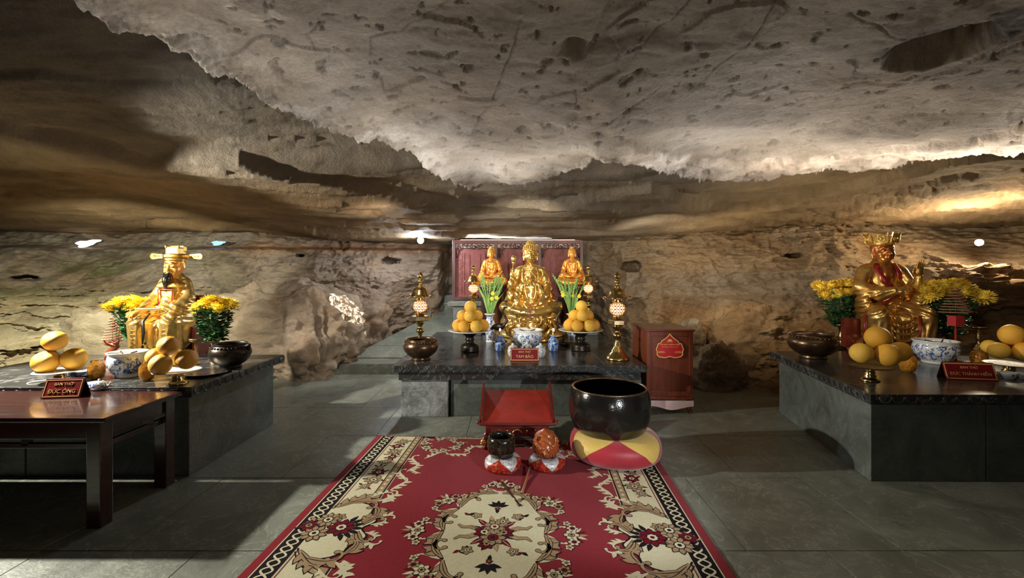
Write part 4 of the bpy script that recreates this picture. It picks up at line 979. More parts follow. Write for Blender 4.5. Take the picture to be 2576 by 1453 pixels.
def fruit_stand(loc, r, h, mpl, mst, label, group):
    t = empty('fruit_stand', loc, 0, label, 'stand', group)
    b = MB(); b.lathe([(.30*r, 0), (.42*r, 0), (.43*r, .06*h), (.40*r, .14*h), (.42*r, .24*h), (.38*r, .34*h), (.20*r, .42*h), (.17*r, .52*h), (.24*r, .58*h), (.17*r, .64*h), (.22*r, .76*h), (.38*r, .88*h), (.40*r, .92*h), (0, .92*h)], 32); b.build('pedestal', mst, t)
    b = MB(); b.lathe([(0, .92*h), (.45*r, .92*h), (.80*r, .96*h), (r, 1.03*h), (r*.98, 1.05*h), (.80*r, .99*h), (.45*r, .96*h), (0, .96*h)], 44); b.build('plate', mpl, t); return t
def pyramid(px0, base_y, wplate, ytop_plate, lab, side):
    p = on(px0, base_y, AZ); p.y += .09; r = wpx(wplate, p)/2; h = .252
    fruit_stand(p, r, h, M['white'], M['bronze_black'], 'dark turned stand with a white plate %s' % lab, 'fruit stands on the central altar')
    z = AZ+h*.97; R = .076; g = 'pomelos in the %s pyramid on the central altar' % side
    wher = '%s pyramid' % side; n = 0
    bot = [(-.145, -.01, 'far left of the bottom row'), (-.062, -.115, 'front left of the bottom row'), (.088, -.105, 'front right of the bottom row'), (.165, .01, 'far right of the bottom row'), (.0, .06, 'hidden middle of the bottom layer'), (-.10, .145, 'back left of the bottom layer'), (.09, .15, 'back right of the bottom layer')]
    for i, (x, y, s) in enumerate(bot): pomelo((p.x+x, p.y+y, z+R*.97), R*(1, .98, 1.02)[i % 3], 'yellow pomelo at the %s, %s' % (s, wher), g, i % 3, (random.uniform(-.6, .6), random.uniform(-.6, .6), i))
    mid = [(-.085, -.02, 'left of the middle row'), (.008, -.068, 'front of the middle row'), (.09, .0, 'right of the middle row')]
    for i, (x, y, s) in enumerate(mid): pomelo((p.x+x, p.y+y, z+R*2.52), R*(.98, 1, .97)[i], 'yellow pomelo at the %s, %s' % (s, wher), g, (i+1) % 3, (random.uniform(-.6, .6), random.uniform(-.6, .6), i))
    pomelo((p.x+.008, p.y+.0, z+R*4.0), R*1.02, 'yellow pomelo on top of the %s' % wher, g, 2, (.3, .2, 0))
pyramid(1180, 886, 110, 836, 'left of the blue and white bowl', 'left')
pyramid(1464, 884, 114, 832, 'right of the blue and white bowl', 'right')

def blue_vase(loc, label):
    t = empty('porcelain_vase', loc, 0, label, 'vase', 'blue vases with small lamps'); b = MB()
    b.lathe([(.045, 0), (.055, .005), (.064, .05), (.066, .11), (.055, .145), (.034, .165), (.033, .18), (.045, .195), (.04, .197), (.025, .18)], 32); b.build('vase_body', M['blueporc'], t)
    b = MB(); b.lathe([(.03, .19), (.018, .20), (.014, .225), (.018, .245), (.008, .25), (0, .25)], 12); b.build('lamp_cap', M['brass'], t)
    b = MB(); b.ell((0, 0, .262), (.012, .012, .018), 10, 7); b.build('lamp_tip', M['candle'], t); return t
v1 = blue_vase(on(1258, 882, AZ), 'small deep blue porcelain vase left of the blue and white bowl'); dup(v1, on(1392, 882, AZ), 0, 'small deep blue porcelain vase right of the blue and white bowl')
def lid_jar(loc, label):
    t = empty('lidded_jar', loc, 0, label, 'jar', 'small lidded porcelain jars behind the middle sign'); b = MB()
    b.lathe([(.038, 0), (.045, .004), (.060, .04), (.062, .075), (.052, .10), (.050, .104)], 28); o = b.build('jar_body', M['porcelain'], t); band_attr(o, .01, .09)
    b = MB(); b.lathe([(.056, .102), (.058, .108), (.048, .122), (.02, .136), (.012, .14), (.016, .152), (.010, .158), (0, .158)], 28); o = b.build('lid', M['porcelain'], t); band_attr(o, .11, .13); return t
j = lid_jar(on(1290, 897, AZ), 'lidded porcelain jar behind the left end of the middle sign'); dup(j, on(1326, 893, AZ), .8, 'lidded porcelain jar behind the middle of the middle sign'); dup(j, on(1360, 897, AZ), 1.9, 'lidded porcelain jar behind the right end of the middle sign')

def text_mesh(name, s, size, m, parent, Mx, bold=.0, ext=.0008, italic=0):
    cu = bpy.data.curves.new(name, 'FONT'); cu.body = s; cu.size = size; cu.align_x = 'CENTER'; cu.align_y = 'CENTER'; cu.extrude = ext; cu.offset = bold; cu.shear = italic; cu.resolution_u = 3
    o = bpy.data.objects.new('t', cu); COL.objects.link(o); dg = bpy.context.evaluated_depsgraph_get(); me = bpy.data.meshes.new_from_object(o.evaluated_get(dg)); bpy.data.objects.remove(o)
    me.transform(Mx); me.materials.clear(); me.materials.append(m); r = bpy.data.objects.new(name, me); COL.objects.link(r); r.parent = parent; return r
def tent_sign(loc, rz, W_, H_, lines, label):
    """folded board: sloping front face, triangular open sides"""
    t = empty('name_sign', loc, rz, label, 'sign', 'name signs on the altars'); dp = H_*.75; tl = math.atan2(dp/2, H_)
    for i, s in enumerate((-1, 1)):
        b = MB(); R = T(0, s*dp/2, 0) @ Matrix.Rotation(s*tl, 4, 'X'); L = math.hypot(dp/2, H_)
        b.box((0, 0, L/2), (W_, .006, L), M=R); b.build('board', M['sign'] if s < 0 else M['signside'], t)
    R = T(0, -dp/2, 0) @ Matrix.Rotation(-tl, 4, 'X'); L = math.hypot(dp/2, H_)
    b = MB(); e = .006*W_/.3
    for (c, d) in [((0, L-.012), (W_-.012, e)), ((0, .012), (W_-.012, e)), ((-W_/2+.008, L/2), (e, L-.02)), ((W_/2-.008, L/2), (e, L-.02))]: b.box((c[0], -.0036, c[1]), (d[0], .0016, d[1]), M=R)
    b.build('gold_border', M['signgold'], t)
    for (s, sz, zf) in lines:
        if s.endswith('Ờ'):      # the horn and the grave accent are added by hand to a plain O
            X_ = R @ T(0, -.0042, L*zf) @ Matrix.Rotation(PI/2, 4, 'X'); o = text_mesh('lettering', s[:-1]+'O', sz, M['signgold'], t, Matrix(), 0)
            xr = max(v.co.x for v in o.data.vertices); yt = max(v.co.y for v in o.data.vertices); o.data.transform(X_)
            b = MB(); b.tube([(xr-.10*sz, yt-.07*sz, .0006), (xr+.03*sz, yt-.01*sz, .0006), (xr+.05*sz, yt+.10*sz, .0006)], [.03*sz, .04*sz, .045*sz], 6, M=X_, flat=.5)
            b.tube([(xr-.48*sz, yt+.23*sz, .0006), (xr-.30*sz, yt+.08*sz, .0006)], [.045*sz, .025*sz], 6, M=X_, flat=.5); ac = b.build('accent_marks', M['signgold'], t); ac['kind'] = 'stuff'; continue
        text_mesh('lettering', s, sz, M['signgold'], t, R @ T(0, -.0042, L*zf) @ Matrix.Rotation(PI/2, 4, 'X'), 0)
    return t
tent_sign(on(1320, 908, AZ)+Vector((0, .05, 0)), 0, .315, .135, [('BAN THỜ', .030, .70), ('TAM BẢO', .044, .34)], 'maroon sign reading BAN THỜ TAM BẢO on the central altar')

# ------------------------------------------------------------------ incense coils, cranes, flowers
def coil(b, c, r0, r1, h, turns, rt=.0045, m=0):
    n = int(turns*22); b.tube([(c[0]+(r0+(r1-r0)*t)*math.cos(2*PI*turns*t), c[1]+(r0+(r1-r0)*t)*math.sin(2*PI*turns*t), c[2]+h*t) for t in np.linspace(0, 1, n)], rt, 5, m)
def coil_thing(loc, h, r, label, turns=9):
    t = empty('incense_coil', loc, 0, label, 'incense', 'conical incense coils'); b = MB(); coil(b, (0, 0, 0), r, r*.25, h, turns, h*.024); b.build('coil', M['coil'], t, fix=False)
    b = MB(); b.tube([(0, 0, -.02*h), (0, 0, h*1.08)], .003, 5); b.tube([(0, 0, h*1.0), (r*.25, 0, h)], .003, 5); b.build('holder_rod', M['coil'], t); return t
c_ = on(1332, 812, AZ+.20)
c_ = Vector((.245, 5.87, AZ+.355)); cc = coil_thing(c_, .19, .075, 'brown cone of coiled incense in front of the smaller golden Buddha', 8)
sd = empty('coil_stand', (c_.x, c_.y, AZ), 0, 'small golden cauldron stand holding the middle incense coil', 'stand'); b = MB()
b.lathe([(.10, 0), (.11, .02), (.08, .05), (.05, .08), (.05, .12), (.09, .16), (.11, .22), (.10, .29), (.085, .31), (.10, .325), (.10, .335), (0, .335)], 28); b.build('cauldron', M['gold'], sd)
for s in (-1, 1):
    b = MB(); b.tube([(s*.09, 0, .25), (s*.14, 0, .29), (s*.15, 0, .35), (s*.12, 0, .39)], [.012, .014, .012, .006], 7); b.build('handle', M['gold'], sd)

def crane(loc, rz, label):
    t = empty('crane_figure', loc, rz, label, 'figurine', 'bronze cranes on tortoises'); b = MB()
    b.ell((0, 0, .035), (.085, .06, .035), 18, 10); b.ell((.085, 0, .05), (.022, .018, .018), 10, 7)
    for sx in (-1, 1):
        for sy in (-1, 1): b.ell((sx*.06, sy*.055, .012), (.022, .018, .014), 8, 6)
    b.build('tortoise_base', M['bronze_black'], t)
    b = MB()
    for s in (-1, 1): b.tube([(0, s*.018, .06), (.012, s*.018, .14), (-.01, s*.018, .22)], [.007, .006, .010], 7)
    b.build('leg', M['bronze_black'], t)
    S = SDF((-.16, -.07, .16), (.14, .07, .56), .006)
    S.ell((-.01, 0, .25), (.085, .045, .05), .01); S.chain([(.06, 0, .27), (.10, 0, .33), (.075, 0, .40), (.045, 0, .45), (.065, 0, .50)], [.028, .018, .014, .013, .015], .01)
    S.ell((.072, 0, .507), (.022, .016, .016), .006); S.chain([(.085, 0, .508), (.13, 0, .50)], [.009, .004], .005); S.chain([(-.07, 0, .25), (-.14, 0, .20)], [.03, .008], .01)
    S.mesh('crane_body', M['bronze_black'], t, rel=1)
    b = MB(); b.tube([(.10, 0, .50), (.105, 0, .53), (.085, 0, .56), (.09, 0, .585)], [.004, .005, .005, .010], 7); b.lathe([(.012, .58), (.028, .59), (.026, .60), (0, .60)], 14, (.09, 0, 0)); b.build('candle_cup', M['bronze_black'], t)
    return t
q_ = on(1256, 868, AZ); cr = crane(q_, .1, 'dark bronze crane on a tortoise left of the smaller golden Buddha'); dup(cr, on(1418, 870, AZ), PI-.1, 'dark bronze crane on a tortoise right of the smaller golden Buddha')

def flower_vase(name, loc, h, r, m, label, band=True):
    t = empty(name, loc, 0, label, 'vase'); b = MB()
    b.lathe([(r*.62, 0), (r*.66, .02*h), (r*.55, .10*h), (r*.62, .22*h), (r*.95, .45*h), (r*.98, .58*h), (r*.70, .76*h), (r*.52, .84*h), (r*.62, .94*h), (r*.95, h), (r*.88, h), (r*.45, .85*h)], 32); o = b.build('vase_body', m, t)
    if band: band_attr(o, .05*h, .93*h)
    return t
def gladiolus(loc, h, label, seed):
    rd = random.Random(seed); t = empty('flower_bunch', loc, 0, label, 'flowers', 'green gladiolus bunches on the central altar')
    for i in range(17):
        a = rd.uniform(-1, 1); y_ = rd.uniform(-.6, .6); L = h*rd.uniform(.72, 1.0); sp = .36*h
        pts = [(0, 0, 0), (a*sp*.35, y_*.04, L*.35), (a*sp*.75, y_*.08, L*.7), (a*sp*1.15+rd.uniform(-.03, .03), y_*.12, L)]
        b = MB(); b.tube(pts, [.006, .006, .005, .002], 6)
        for k in range(9):
            f = .5+.05*k; q0 = Vector(pts[2]).lerp(Vector(pts[3]), (f-.5)/.5) if f > .5 else Vector(pts[2]); s = 1 if k % 2 else -1
            b.ell(q0+Vector((s*.006, 0, 0)), (.007, .007, .022*(1.2-f*.5)), 6, 5, R=Matrix.Rotation(s*.35, 3, 'Y'))
        st_ = b.build('stem', M['stem'], t, fix=False)
        if i % 4 == 1:
            b = MB(); q0 = Vector(pts[1]).lerp(Vector(pts[2]), .6)
            for k in range(6): an = k*PI/3; b.ell(q0+Vector((.017*math.cos(an), -.02, .017*math.sin(an))), (.016, .006, .010), 7, 5, R=Matrix.Rotation(-an, 3, 'Y'))
            b.build('yellow_bloom', M['petal'], st_)
    b = MB()
    for i in range(14):
        a = rd.uniform(-1, 1); L = h*rd.uniform(.45, .8); x = a*.3*h; yy = rd.uniform(-.05, .05); w_ = .012
        p0, p1, p2 = Vector((a*.02, 0, .0)), Vector((x*.5, yy, L*.6)), Vector((x*1.1, yy*1.5, L)); s = Vector((w_, 0, 0))
        b.add([p0-s*.5, p0+s*.5, p1-s, p1+s, p2, p0+Vector((0, .003, 0)), p1+Vector((0, .004, 0))], [(0, 1, 3, 2), (2, 3, 4), (0, 2, 6, 5), (1, 5, 6, 3), (2, 4, 6), (3, 6, 4)])
    o = b.build('blade_leaves', M['stem'], t); o['kind'] = 'stuff'; return t
for px0, side, sd_ in ((1232, 'left', 3), (1438, 'right', 9)):
    q_ = on(px0, 838, AZ); q_ = Vector((q_.x, 6.15, AZ)) if True else q_; q_.x = (px0-CX)/F*6.15
    flower_vase('flower_vase', q_, .40, .085, M['porcelain'], 'blue and white vase holding green gladiolus, %s of the golden Buddhas' % side)
    gladiolus(q_+Vector((0, 0, .36)), .62, 'green gladiolus stems with a few yellow blooms in the %s vase' % side, sd_)

# ------------------------------------------------------------------ left altar, wooden table in front of it
LZ = .68
def prism_slab(t, name, poly, z0, z1, m, bev=.006, label=None):
    b = MB(); b.prism(poly, z0, z1); o = b.build(name, m, t, label=label)
    md = o.modifiers.new('edge', 'BEVEL'); md.width = bev; md.segments = 2; md.limit_method = 'ANGLE'; return o
la = empty('stone_altar', (-3.4, 3.7, 0), 0, 'grey stone altar with black granite top under the bearded statue', 'altar')
def rel(t, pts): return [(x-t.location.x, y-t.location.y) for x, y in pts]
prism_slab(la, 'top_slab', rel(la, [(-4.55, 3.18), (-2.33, 3.18), (-2.33, 4.48), (-4.55, 4.48)]), LZ-.075, LZ, M['granite'])
for (x0, x1) in ((-4.5, -3.62), (-3.612, -2.40)):
    prism_slab(la, 'base_block', rel(la, [(x0, 3.25), (x1, 3.25), (x1, 4.40), (x0, 4.40)]), 0, LZ-.077, M['block'])
b = MB()
for i in range(14):
    y = -.50+1.28*(i+.5)/14
    b.tube([(1.072, y+.045*math.cos(t), LZ-.02-.042*abs(math.sin(t))**.8) for t in np.linspace(0, PI, 8)], .004, 5)
for i in range(26):
    x = -1.45+2.5*(i+.5)/26
    b.tube([(x+.045*math.cos(t), -.522, LZ-.02-.042*abs(math.sin(t))**.8) for t in np.linspace(0, PI, 8)], .004, 5)
o = b.build('carved_petal_edge', M['relief_stone'], la); o['kind'] = 'stuff'
tb = empty('wooden_table', (-3.35, 2.85, 0), 0, 'dark varnished wooden table in front of the left altar', 'table'); TZ = .66
prism_slab(tb, 'table_top', rel(tb, [(-4.0, 2.56), (-2.38, 2.56), (-2.37, 3.165), (-4.0, 3.165)]), TZ-.03, TZ, M['darkwood'], .008)
b = MB()
for y in (2.60, 3.11): b.box((.165, y-2.85, .575), (1.35, .025, .10), bev=.004)
b.build('apron', M['darkwood'], tb)
b = MB(); b.box((.892, .015, .575), (.03, .44, .10), bev=.004); b.build('apron', M['darkwood'], tb)
for x in (-3.9, -2.47):
    for y in (2.62, 3.11): b = MB(); b.box((x+3.35, y-2.85, .315), (.085, .085, .63), bev=.006); b.build('leg', M['darkwood'], tb)
b = MB(); b.box((.88, .005, .47), (.03, .42, .035), bev=.004); b.build('stretcher', M['darkwood'], tb)
b = MB(); b.box((.165, -.235, .48), (1.35, .028, .03), bev=.004); b.build('stretcher', M['darkwood'], tb)
for x in (.0, .45, -.45): b = MB(); b.box((x, -.235, .51), (.04, .028, .06)); b.build('spacer', M['darkwood'], tb)
b = MB(); b.box((.88, .12, .51), (.03, .05, .06)); b.build('spacer', M['darkwood'], tb)
tent_sign(on(140, 1004, TZ)+Vector((0, .07, 0)), .12, .235, .125, [('BAN THỜ', .026, .70), ('ĐỨC ÔNG', .036, .34)], 'maroon sign reading BAN THỜ ĐỨC ÔNG on the wooden table')

def seat_figure(root, spec):
    """figure sitting on a bench with hanging robe; faces -Y; spec chooses the dress"""
    r = .0068; S = SDF((-.36, -.46, -.02), (.36, .20, 1.02), r); k = .03
    sh = spec['sh']; lap = spec['lap']; sz = spec['shz']; kn = spec['knee']
    S.ell((0, .02, (lap+sz)/2+.02), (sh*.80, .115, (sz-lap)/2+.09), k); S.cap((-sh*.72, .01, sz-.02), (sh*.72, .01, sz-.02), .07, .07, k)
    S.ell((0, -.02, lap+.09), (sh*.86, .14, .14), k); S.cap((-.04, .01, sz+.04), (.04, .01, sz+.04), .05, .05, k)
    for s in (-1, 1):
        S.chain([(s*.10, -.02, lap-.02), (s*kn, -.27, lap-.03)], [.10, .088], k)
        S.chain([(s*kn, -.27, lap-.04), (s*kn*1.02, -.25, .05)], [.092, .082], k); S.cap((s*kn, -.30, .025), (s*kn, -.36, .02), .045, .035, .015)
        S.ell((s*(kn*.6), -.14, .20), (.14, .14, .24), k)
    S.ell((0, -.16, .16), (kn*.9, .10, .20), k); S.ell((0, -.05, .05), (kn+.05, .20, .07), k)
    A = spec['arms']
    for arm in A: S.chain(arm[0], arm[1], .022)
    for c, rr in spec.get('sleeves', []): S.ell(c, rr, .03)
    def folds(P, n):
        x, y, z = P.T
        low = sst((lap-.05-z)/.06); t = np.sin(x*95+np.sin(z*11)*1.4+2*np.sin(z*4+x*6))*low*.9
        lapf = sst((z-lap+.06)/.05)*sst((lap+.20-z)/.05); t += np.sin(z*120+np.abs(x)*60+3*y)*lapf*.7
        up = sst((z-lap-.18)/.05)*sst((sz-.02-z)/.1); t += np.sin(np.abs(x)*70-z*9+y*30)*up*.28*sst((np.abs(x)-.08)/.05)
        return .0075*t
    S.mesh('robe', spec['robe'], root, folds); return S

# --- bearded official on the left
of = empty('official_statue', on(428, 893, LZ)+Vector((0, .06, 0)), .14, 'golden seated official statue with winged hat and black beard', 'statue')
of.scale = (1.12,)*3
seat_figure(of, dict(sh=.135, lap=.35, shz=.665, knee=.165, robe=M['gold'],
    arms=[([(-.125, .01, .625), (-.185, -.03, .51), (-.185, -.16, .42), (-.175, -.26, .395)], [.060, .060, .060, .045]), ([(.125, .01, .625), (.185, -.04, .51), (.15, -.17, .43), (.05, -.225, .42)], [.060, .062, .060, .045])],
    sleeves=[((.215, -.10, .30), (.06, .12, .20)), ((-.20, -.12, .36), (.055, .12, .10))]))
S = SDF((-.30, -.42, .30), (.2, -.10, .52), .0045); sd_hand(S, (-.155, -.27, .415), (-.15, -.36, .40), (0, 0, 1), .115, .35, 1, .004); sd_hand(S, (.05, -.235, .44), (-.05, -.25, .435), (0, -.7, .4), .105, .9, -1, .004)
S.mesh('hands', M['amber_skin'], of, rel=1)
hd_ = sd_head((0, 0, 0), .262, M['amber_skin'], of, lobes=False); hd_.location = (0, 0, .808); hd_.scale = (.80, .85, 1)
b = MB(); hx = .205
b.ell((0, .012, .872), (.082, .098, .062), 24, 12); b.lathe([(.083, .875), (.087, .877), (.088, .912), (.084, .918), (.0, .918)], 28, (0, .008, 0), wob=lambda a, z: 1+.10*abs(math.sin(a))); b.build('hat_band', M['gold_relief'], of)
b = MB(); b.box((0, .02, .948), (.115, .12, .075), bev=.014); b.box((0, .06, .972), (.125, .05, .06), bev=.012)
for s in (-1, 1): b.ell((s*.052, -.035, .985), (.012, .012, .018), 10, 7); b.tube([(s*.052, -.035, .99), (s*.058, -.035, 1.005)], [.006, .003], 6)
b.build('hat_crown', M['gold'], of)
for s in (-1, 1):
    b = MB(); n = 20; pts = [(s*(.085+.125*t), .02) for t in (0, 1)]
    poly = [(s*.08, -.014), (s*.16, -.022)]+[(s*(.195+.026*math.cos(a)), .028*math.sin(a)) for a in np.linspace(-PI/2, PI/2, 9)]+[(s*.16, .022), (s*.08, .014)]
    b.prism(poly, -.006, .006, M=T(0, .03, .900) @ Matrix.Rotation(PI/2, 4, 'X')); w1 = b.build('hat_wing', M['gold'], of)
    b = MB()
    for i in range(3): b.tube([(s*(.12+.03*i+.012*math.cos(a)*(1-a/12)), .022, .900+.011*math.sin(a)*(1-a/12)) for a in np.linspace(0, 8, 14)], .002, 4)
    b.build('scroll_relief', M['gold_old'], w1)
b = MB(); b.ell((0, -.098, .715), (.026, .022, .028), 12, 8)
b.tube([(0, -.100, .725), (0, -.128, .69), (0, -.132, .64), (0, -.122, .575)], [.026, .028, .020, .003], 12)
b.build('beard', M['beard'], of, label='black painted beard')
for s in (-1, 1):
    for nm, P_, W_ in (('moustache', [(s*.006, -.117, .752), (s*.024, -.108, .745), (s*.036, -.100, .715), (s*.040, -.098, .685)], [.0045, .0055, .0045, .002]), ('eyebrow', [(s*.012, -.099, .832), (s*.032, -.097, .842), (s*.055, -.078, .832)], [.003, .0045, .002]), ('eye', [(s*.014, -.098, .803), (s*.030, -.098, .798), (s*.046, -.084, .803)], [.002, .003, .0015])):
        b = MB(); b.tube(P_, W_, 7); b.build(nm, M['beard'], of)
b = MB(); b.lathe([(.050, .71), (.058, .705), (.085, .682), (.118, .655), (.135, .625), (.132, .617)], 32, (0, .0, 0), wob=lambda a, z: 1+.32*abs(math.cos(a))**2*(1 if z < .69 else .1)); o = b.build('collar', M['gold_relief'], of)
b = MB(); b.box((0, -.112, .56), (.145, .02, .15), bev=.006, M=T(0, 0, 0)); bp = b.build('chest_panel', M['gold_relief'], of, (0, .0, -.035))
b = MB()
pl = [(-.078, .635), (.078, .635), (.072, .51), (.055, .485), (-.055, .485), (-.072, .51), (-.078, .635)]
b.tube([(x, -.138, z) for x, z in pl], .0055, 6); b.build('panel_border', M['redtrim'], bp, (0, .0, 0))
b = MB(); b.tube([(.19*math.cos(a), -.02+.155*math.sin(a), .445+.01*math.sin(3*a)) for a in np.linspace(0, 2*PI, 40)], .014, 8, flat=.6); b.build('belt', M['gold_relief'], of)
b = MB(); b.box((-.06, -.285, .435), (.26, .018, .022), bev=.004, M=None); b.build('tablet', M['gold'], of)
b = MB(); b.tube([(-.03, -.30, .40), (-.04, -.375, .34), (-.035, -.372, .24), (-.05, -.365, .15)], [.012, .022, .020, .006], 8, flat=.5)
for i in range(4): b.ell((-.03+.012*(-1)**i, -.372, .16-.03*i), (.012, .01, .014), 8, 6)
b.build('sash_ornament', M['bronze_black'], of)
b = MB()
for i in range(9):
    z = .05+.034*i; b.tube([(-.20+.012*math.sin(i*2), -.33, z), (-.17, -.355, z+.012), (-.14+.01*math.cos(i), -.352, z)], .005, 5)
for i in range(9):
    z = .05+.034*i; b.tube([(.13, -.352, z), (.155, -.357, z+.012), (.185, -.34, z)], .005, 5)
b.build('embroidered_bands', M['gold_relief'], of)
for c in of.children:
    if c.name.split('.')[0] not in ('head', 'hat_band', 'hat_crown', 'hat_wing', 'beard', 'moustache', 'eyebrow', 'eye', 'hands'): c.scale.x = .76
    if c.name.startswith('hands'): c.location.x = .01
ch = empty('statue_chair', of.location, .14, 'red lacquered chair the bearded statue sits on', 'chair'); b = MB()
b.box((0, .13, .30), (.52, .03, .60), bev=.01); b.build('backrest', M['redwood'], ch)
for s in (-1, 1): b = MB(); b.box((s*.255, -.02, .15), (.03, .26, .30), bev=.01); b.build('side_panel', M['redwood'], ch)

# --- crowned monk on the right
RZ_ = .65
ra = empty('stone_altar', (3.4, 3.9, 0), 0, 'dark grey stone altar with black granite top under the crowned statue', 'altar')
prism_slab(ra, 'top_slab', rel(ra, [(2.54, 3.10), (4.9, 3.08), (5.1, 4.86), (2.87, 4.86)]), RZ_-.075, RZ_, M['granite'])
prism_slab(ra, 'base_block', rel(ra, [(2.60, 3.17), (3.43, 3.165), (3.6, 4.78), (2.92, 4.78)]), 0, RZ_-.077, M['block'])
prism_slab(ra, 'base_block', rel(ra, [(3.438, 3.165), (4.8, 3.16), (5.0, 4.78), (3.608, 4.78)]), 0, RZ_-.077, M['block'])
b = MB()
for i in range(22):
    t0 = (i+.5)/22; x, y = 2.54+.33*t0-3.4, 3.10+1.76*t0-3.9
    b.tube([(x-.003, y+.036*math.cos(t), RZ_-.02-.04*abs(math.sin(t))**.8) for t in np.linspace(0, PI, 8)], .004, 5)
for i in range(24):
    x = 2.6+2.2*(i+.5)/24-3.4
    b.tube([(x+.042*math.cos(t), -.803-.0085*i/24, RZ_-.02-.04*abs(math.sin(t))**.8) for t in np.linspace(0, PI, 8)], .004, 5)
o = b.build('carved_petal_edge', M['relief_stone'], ra); o['kind'] = 'stuff'
mk = empty('monk_statue', on(2262, 880, RZ_)+Vector((-.14, .06, 0)), -.22, 'golden seated monk statue with petal crown and crimson robe edges', 'statue'); mk.scale = (1.24,)*3
mk.location.z = RZ_
seat_figure(mk, dict(sh=.185, lap=.36, shz=.74, knee=.205, robe=M['gold_old'],
    arms=[([(-.175, .01, .70), (-.235, -.03, .57), (-.15, -.16, .52), (-.03, -.215, .545)], [.07, .066, .055, .036]), ([(.175, .01, .70), (.24, -.05, .56), (.22, -.17, .58), (.20, -.205, .66)], [.07, .064, .050, .034])],
    sleeves=[((.225, -.11, .44), (.05, .10, .16)), ((-.23, -.07, .40), (.055, .10, .13))]))
S = SDF((-.15, -.34, .40), (.32, -.05, .90), .0045); sd_hand(S, (-.03, -.222, .545), (.10, -.25, .565), (0, -.6, .6), .15, .1, -1, .005); sd_hand(S, (.20, -.208, .66), (.205, -.22, .80), (0, 1, 0), .155, .25, 1, .005)
S.mesh('hands', M['gold_old'], mk, rel=1)
S = SDF((-.14, -.16, .50), (.14, .08, .80), .006); S.ell((0, -.055, .655), (.085, .05, .12), .02); S.ell((0, -.01, .745), (.085, .06, .035), .02); S.mesh('bare_chest', M['bronze_skin'], mk, rel=1)
sd_head((0, -.005, .905), .235, M['bronze_skin'], mk)
b = MB(); b.lathe([(.092, .955), (.098, .955), (.101, .978), (.094, .984)], 30, (0, .008, 0)); b.ell((0, .01, .965), (.085, .09, .06), 20, 10)
b.build('crown_band', M['gold'], mk)
for i in range(6):
    a = -PI/2+(i-2.5)*(2*PI/6); w_, hg = .050, .098; Rm = T(0, .008, .972) @ RZ(a) @ T(.097, 0, 0) @ Matrix.Rotation(.22, 4, 'Y')
    pl = [(-w_, 0), (w_, 0), (w_*1.12, hg*.35), (w_*1.0, hg*.62), (w_*.95, hg*.98), (w_*.55, hg*.74), (0, hg*.92), (-w_*.55, hg*.74), (-w_*.95, hg*.98), (-w_*1.0, hg*.62), (-w_*1.12, hg*.35)]
    n = len(pl); b = MB(); b.add([(0, p[0], p[1]) for p in pl]+[(.009, p[0]*.96, p[1]*.98) for p in pl], [tuple(range(n)), tuple(range(2*n-1, n-1, -1))]+[(j, (j+1) % n, n+(j+1) % n, n+j) for j in range(n)], 0, False, Rm)
    b.tube([(.012, .026*math.cos(t), hg*.42+.026*math.sin(t)) for t in np.linspace(0, 2*PI, 16)], .004, 5, M=Rm); b.ell((.012, 0, hg*.42), (.010, .013, .013), 10, 7, M=Rm)
    b.tube([(.010, p[0]*.92, p[1]*.93+.002) for p in pl+pl[:1]], .0032, 5, M=Rm); b.build('crown_petal', M['gold'], mk)
def strip(pts, w, m, name, parent, th=.008):
    b = MB(); b.tube(pts, w, 10, flat=th/w); return b.build(name, m, parent)
strip([(-.085, -.045, .785), (-.095, -.095, .72), (-.055, -.125, .64), (.0, -.145, .575)], .024, M['redtrim'], 'robe_trim', mk)
strip([(.085, -.045, .785), (.095, -.095, .72), (.085, -.130, .65)], .026, M['redtrim'], 'robe_trim', mk)
strip([(.04, -.172, .50), (-.06, -.19, .455), (-.15, -.185, .41), (-.19, -.19, .36), (-.215, -.20, .33)], .021, M['redtrim'], 'robe_trim', mk)
strip([(.255, -.20, .54), (.265, -.20, .46), (.27, -.21, .40), (.29, -.26, .36), (.30, -.29, .30)], .016, M['redtrim'], 'robe_trim', mk)
strip([(.115, -.335, .34), (.108, -.352, .22), (.112, -.342, .08)], .010, M['redtrim'], 'robe_trim', mk)
strip([(-.315, -.245, .33), (-.318, -.235, .2), (-.31, -.23, .06)], .014, M['redtrim'], 'robe_trim', mk)
for j in range(4):
    zc = .33-.055*j; strip([(x, -.30-.045*(1-(x/.12)**2)*0-.01, zc-.05*(1-(x/.11)**2)) for x in np.linspace(-.10, .10, 9)], .008, M['gold_old'], 'hanging_fold', mk, .012)
for c in mk.children:
    if c.name.split('.')[0] not in ('head', 'crown_band', 'crown_petal'): c.scale.x = .82
ch = empty('box_stool', mk.location, -.22, 'dark red box stool under the crowned statue', 'stool'); b = MB(); b.box((-.02, .10, .17), (.66, .10, .34), bev=.01); b.build('seat_box', M['redwood'], ch)

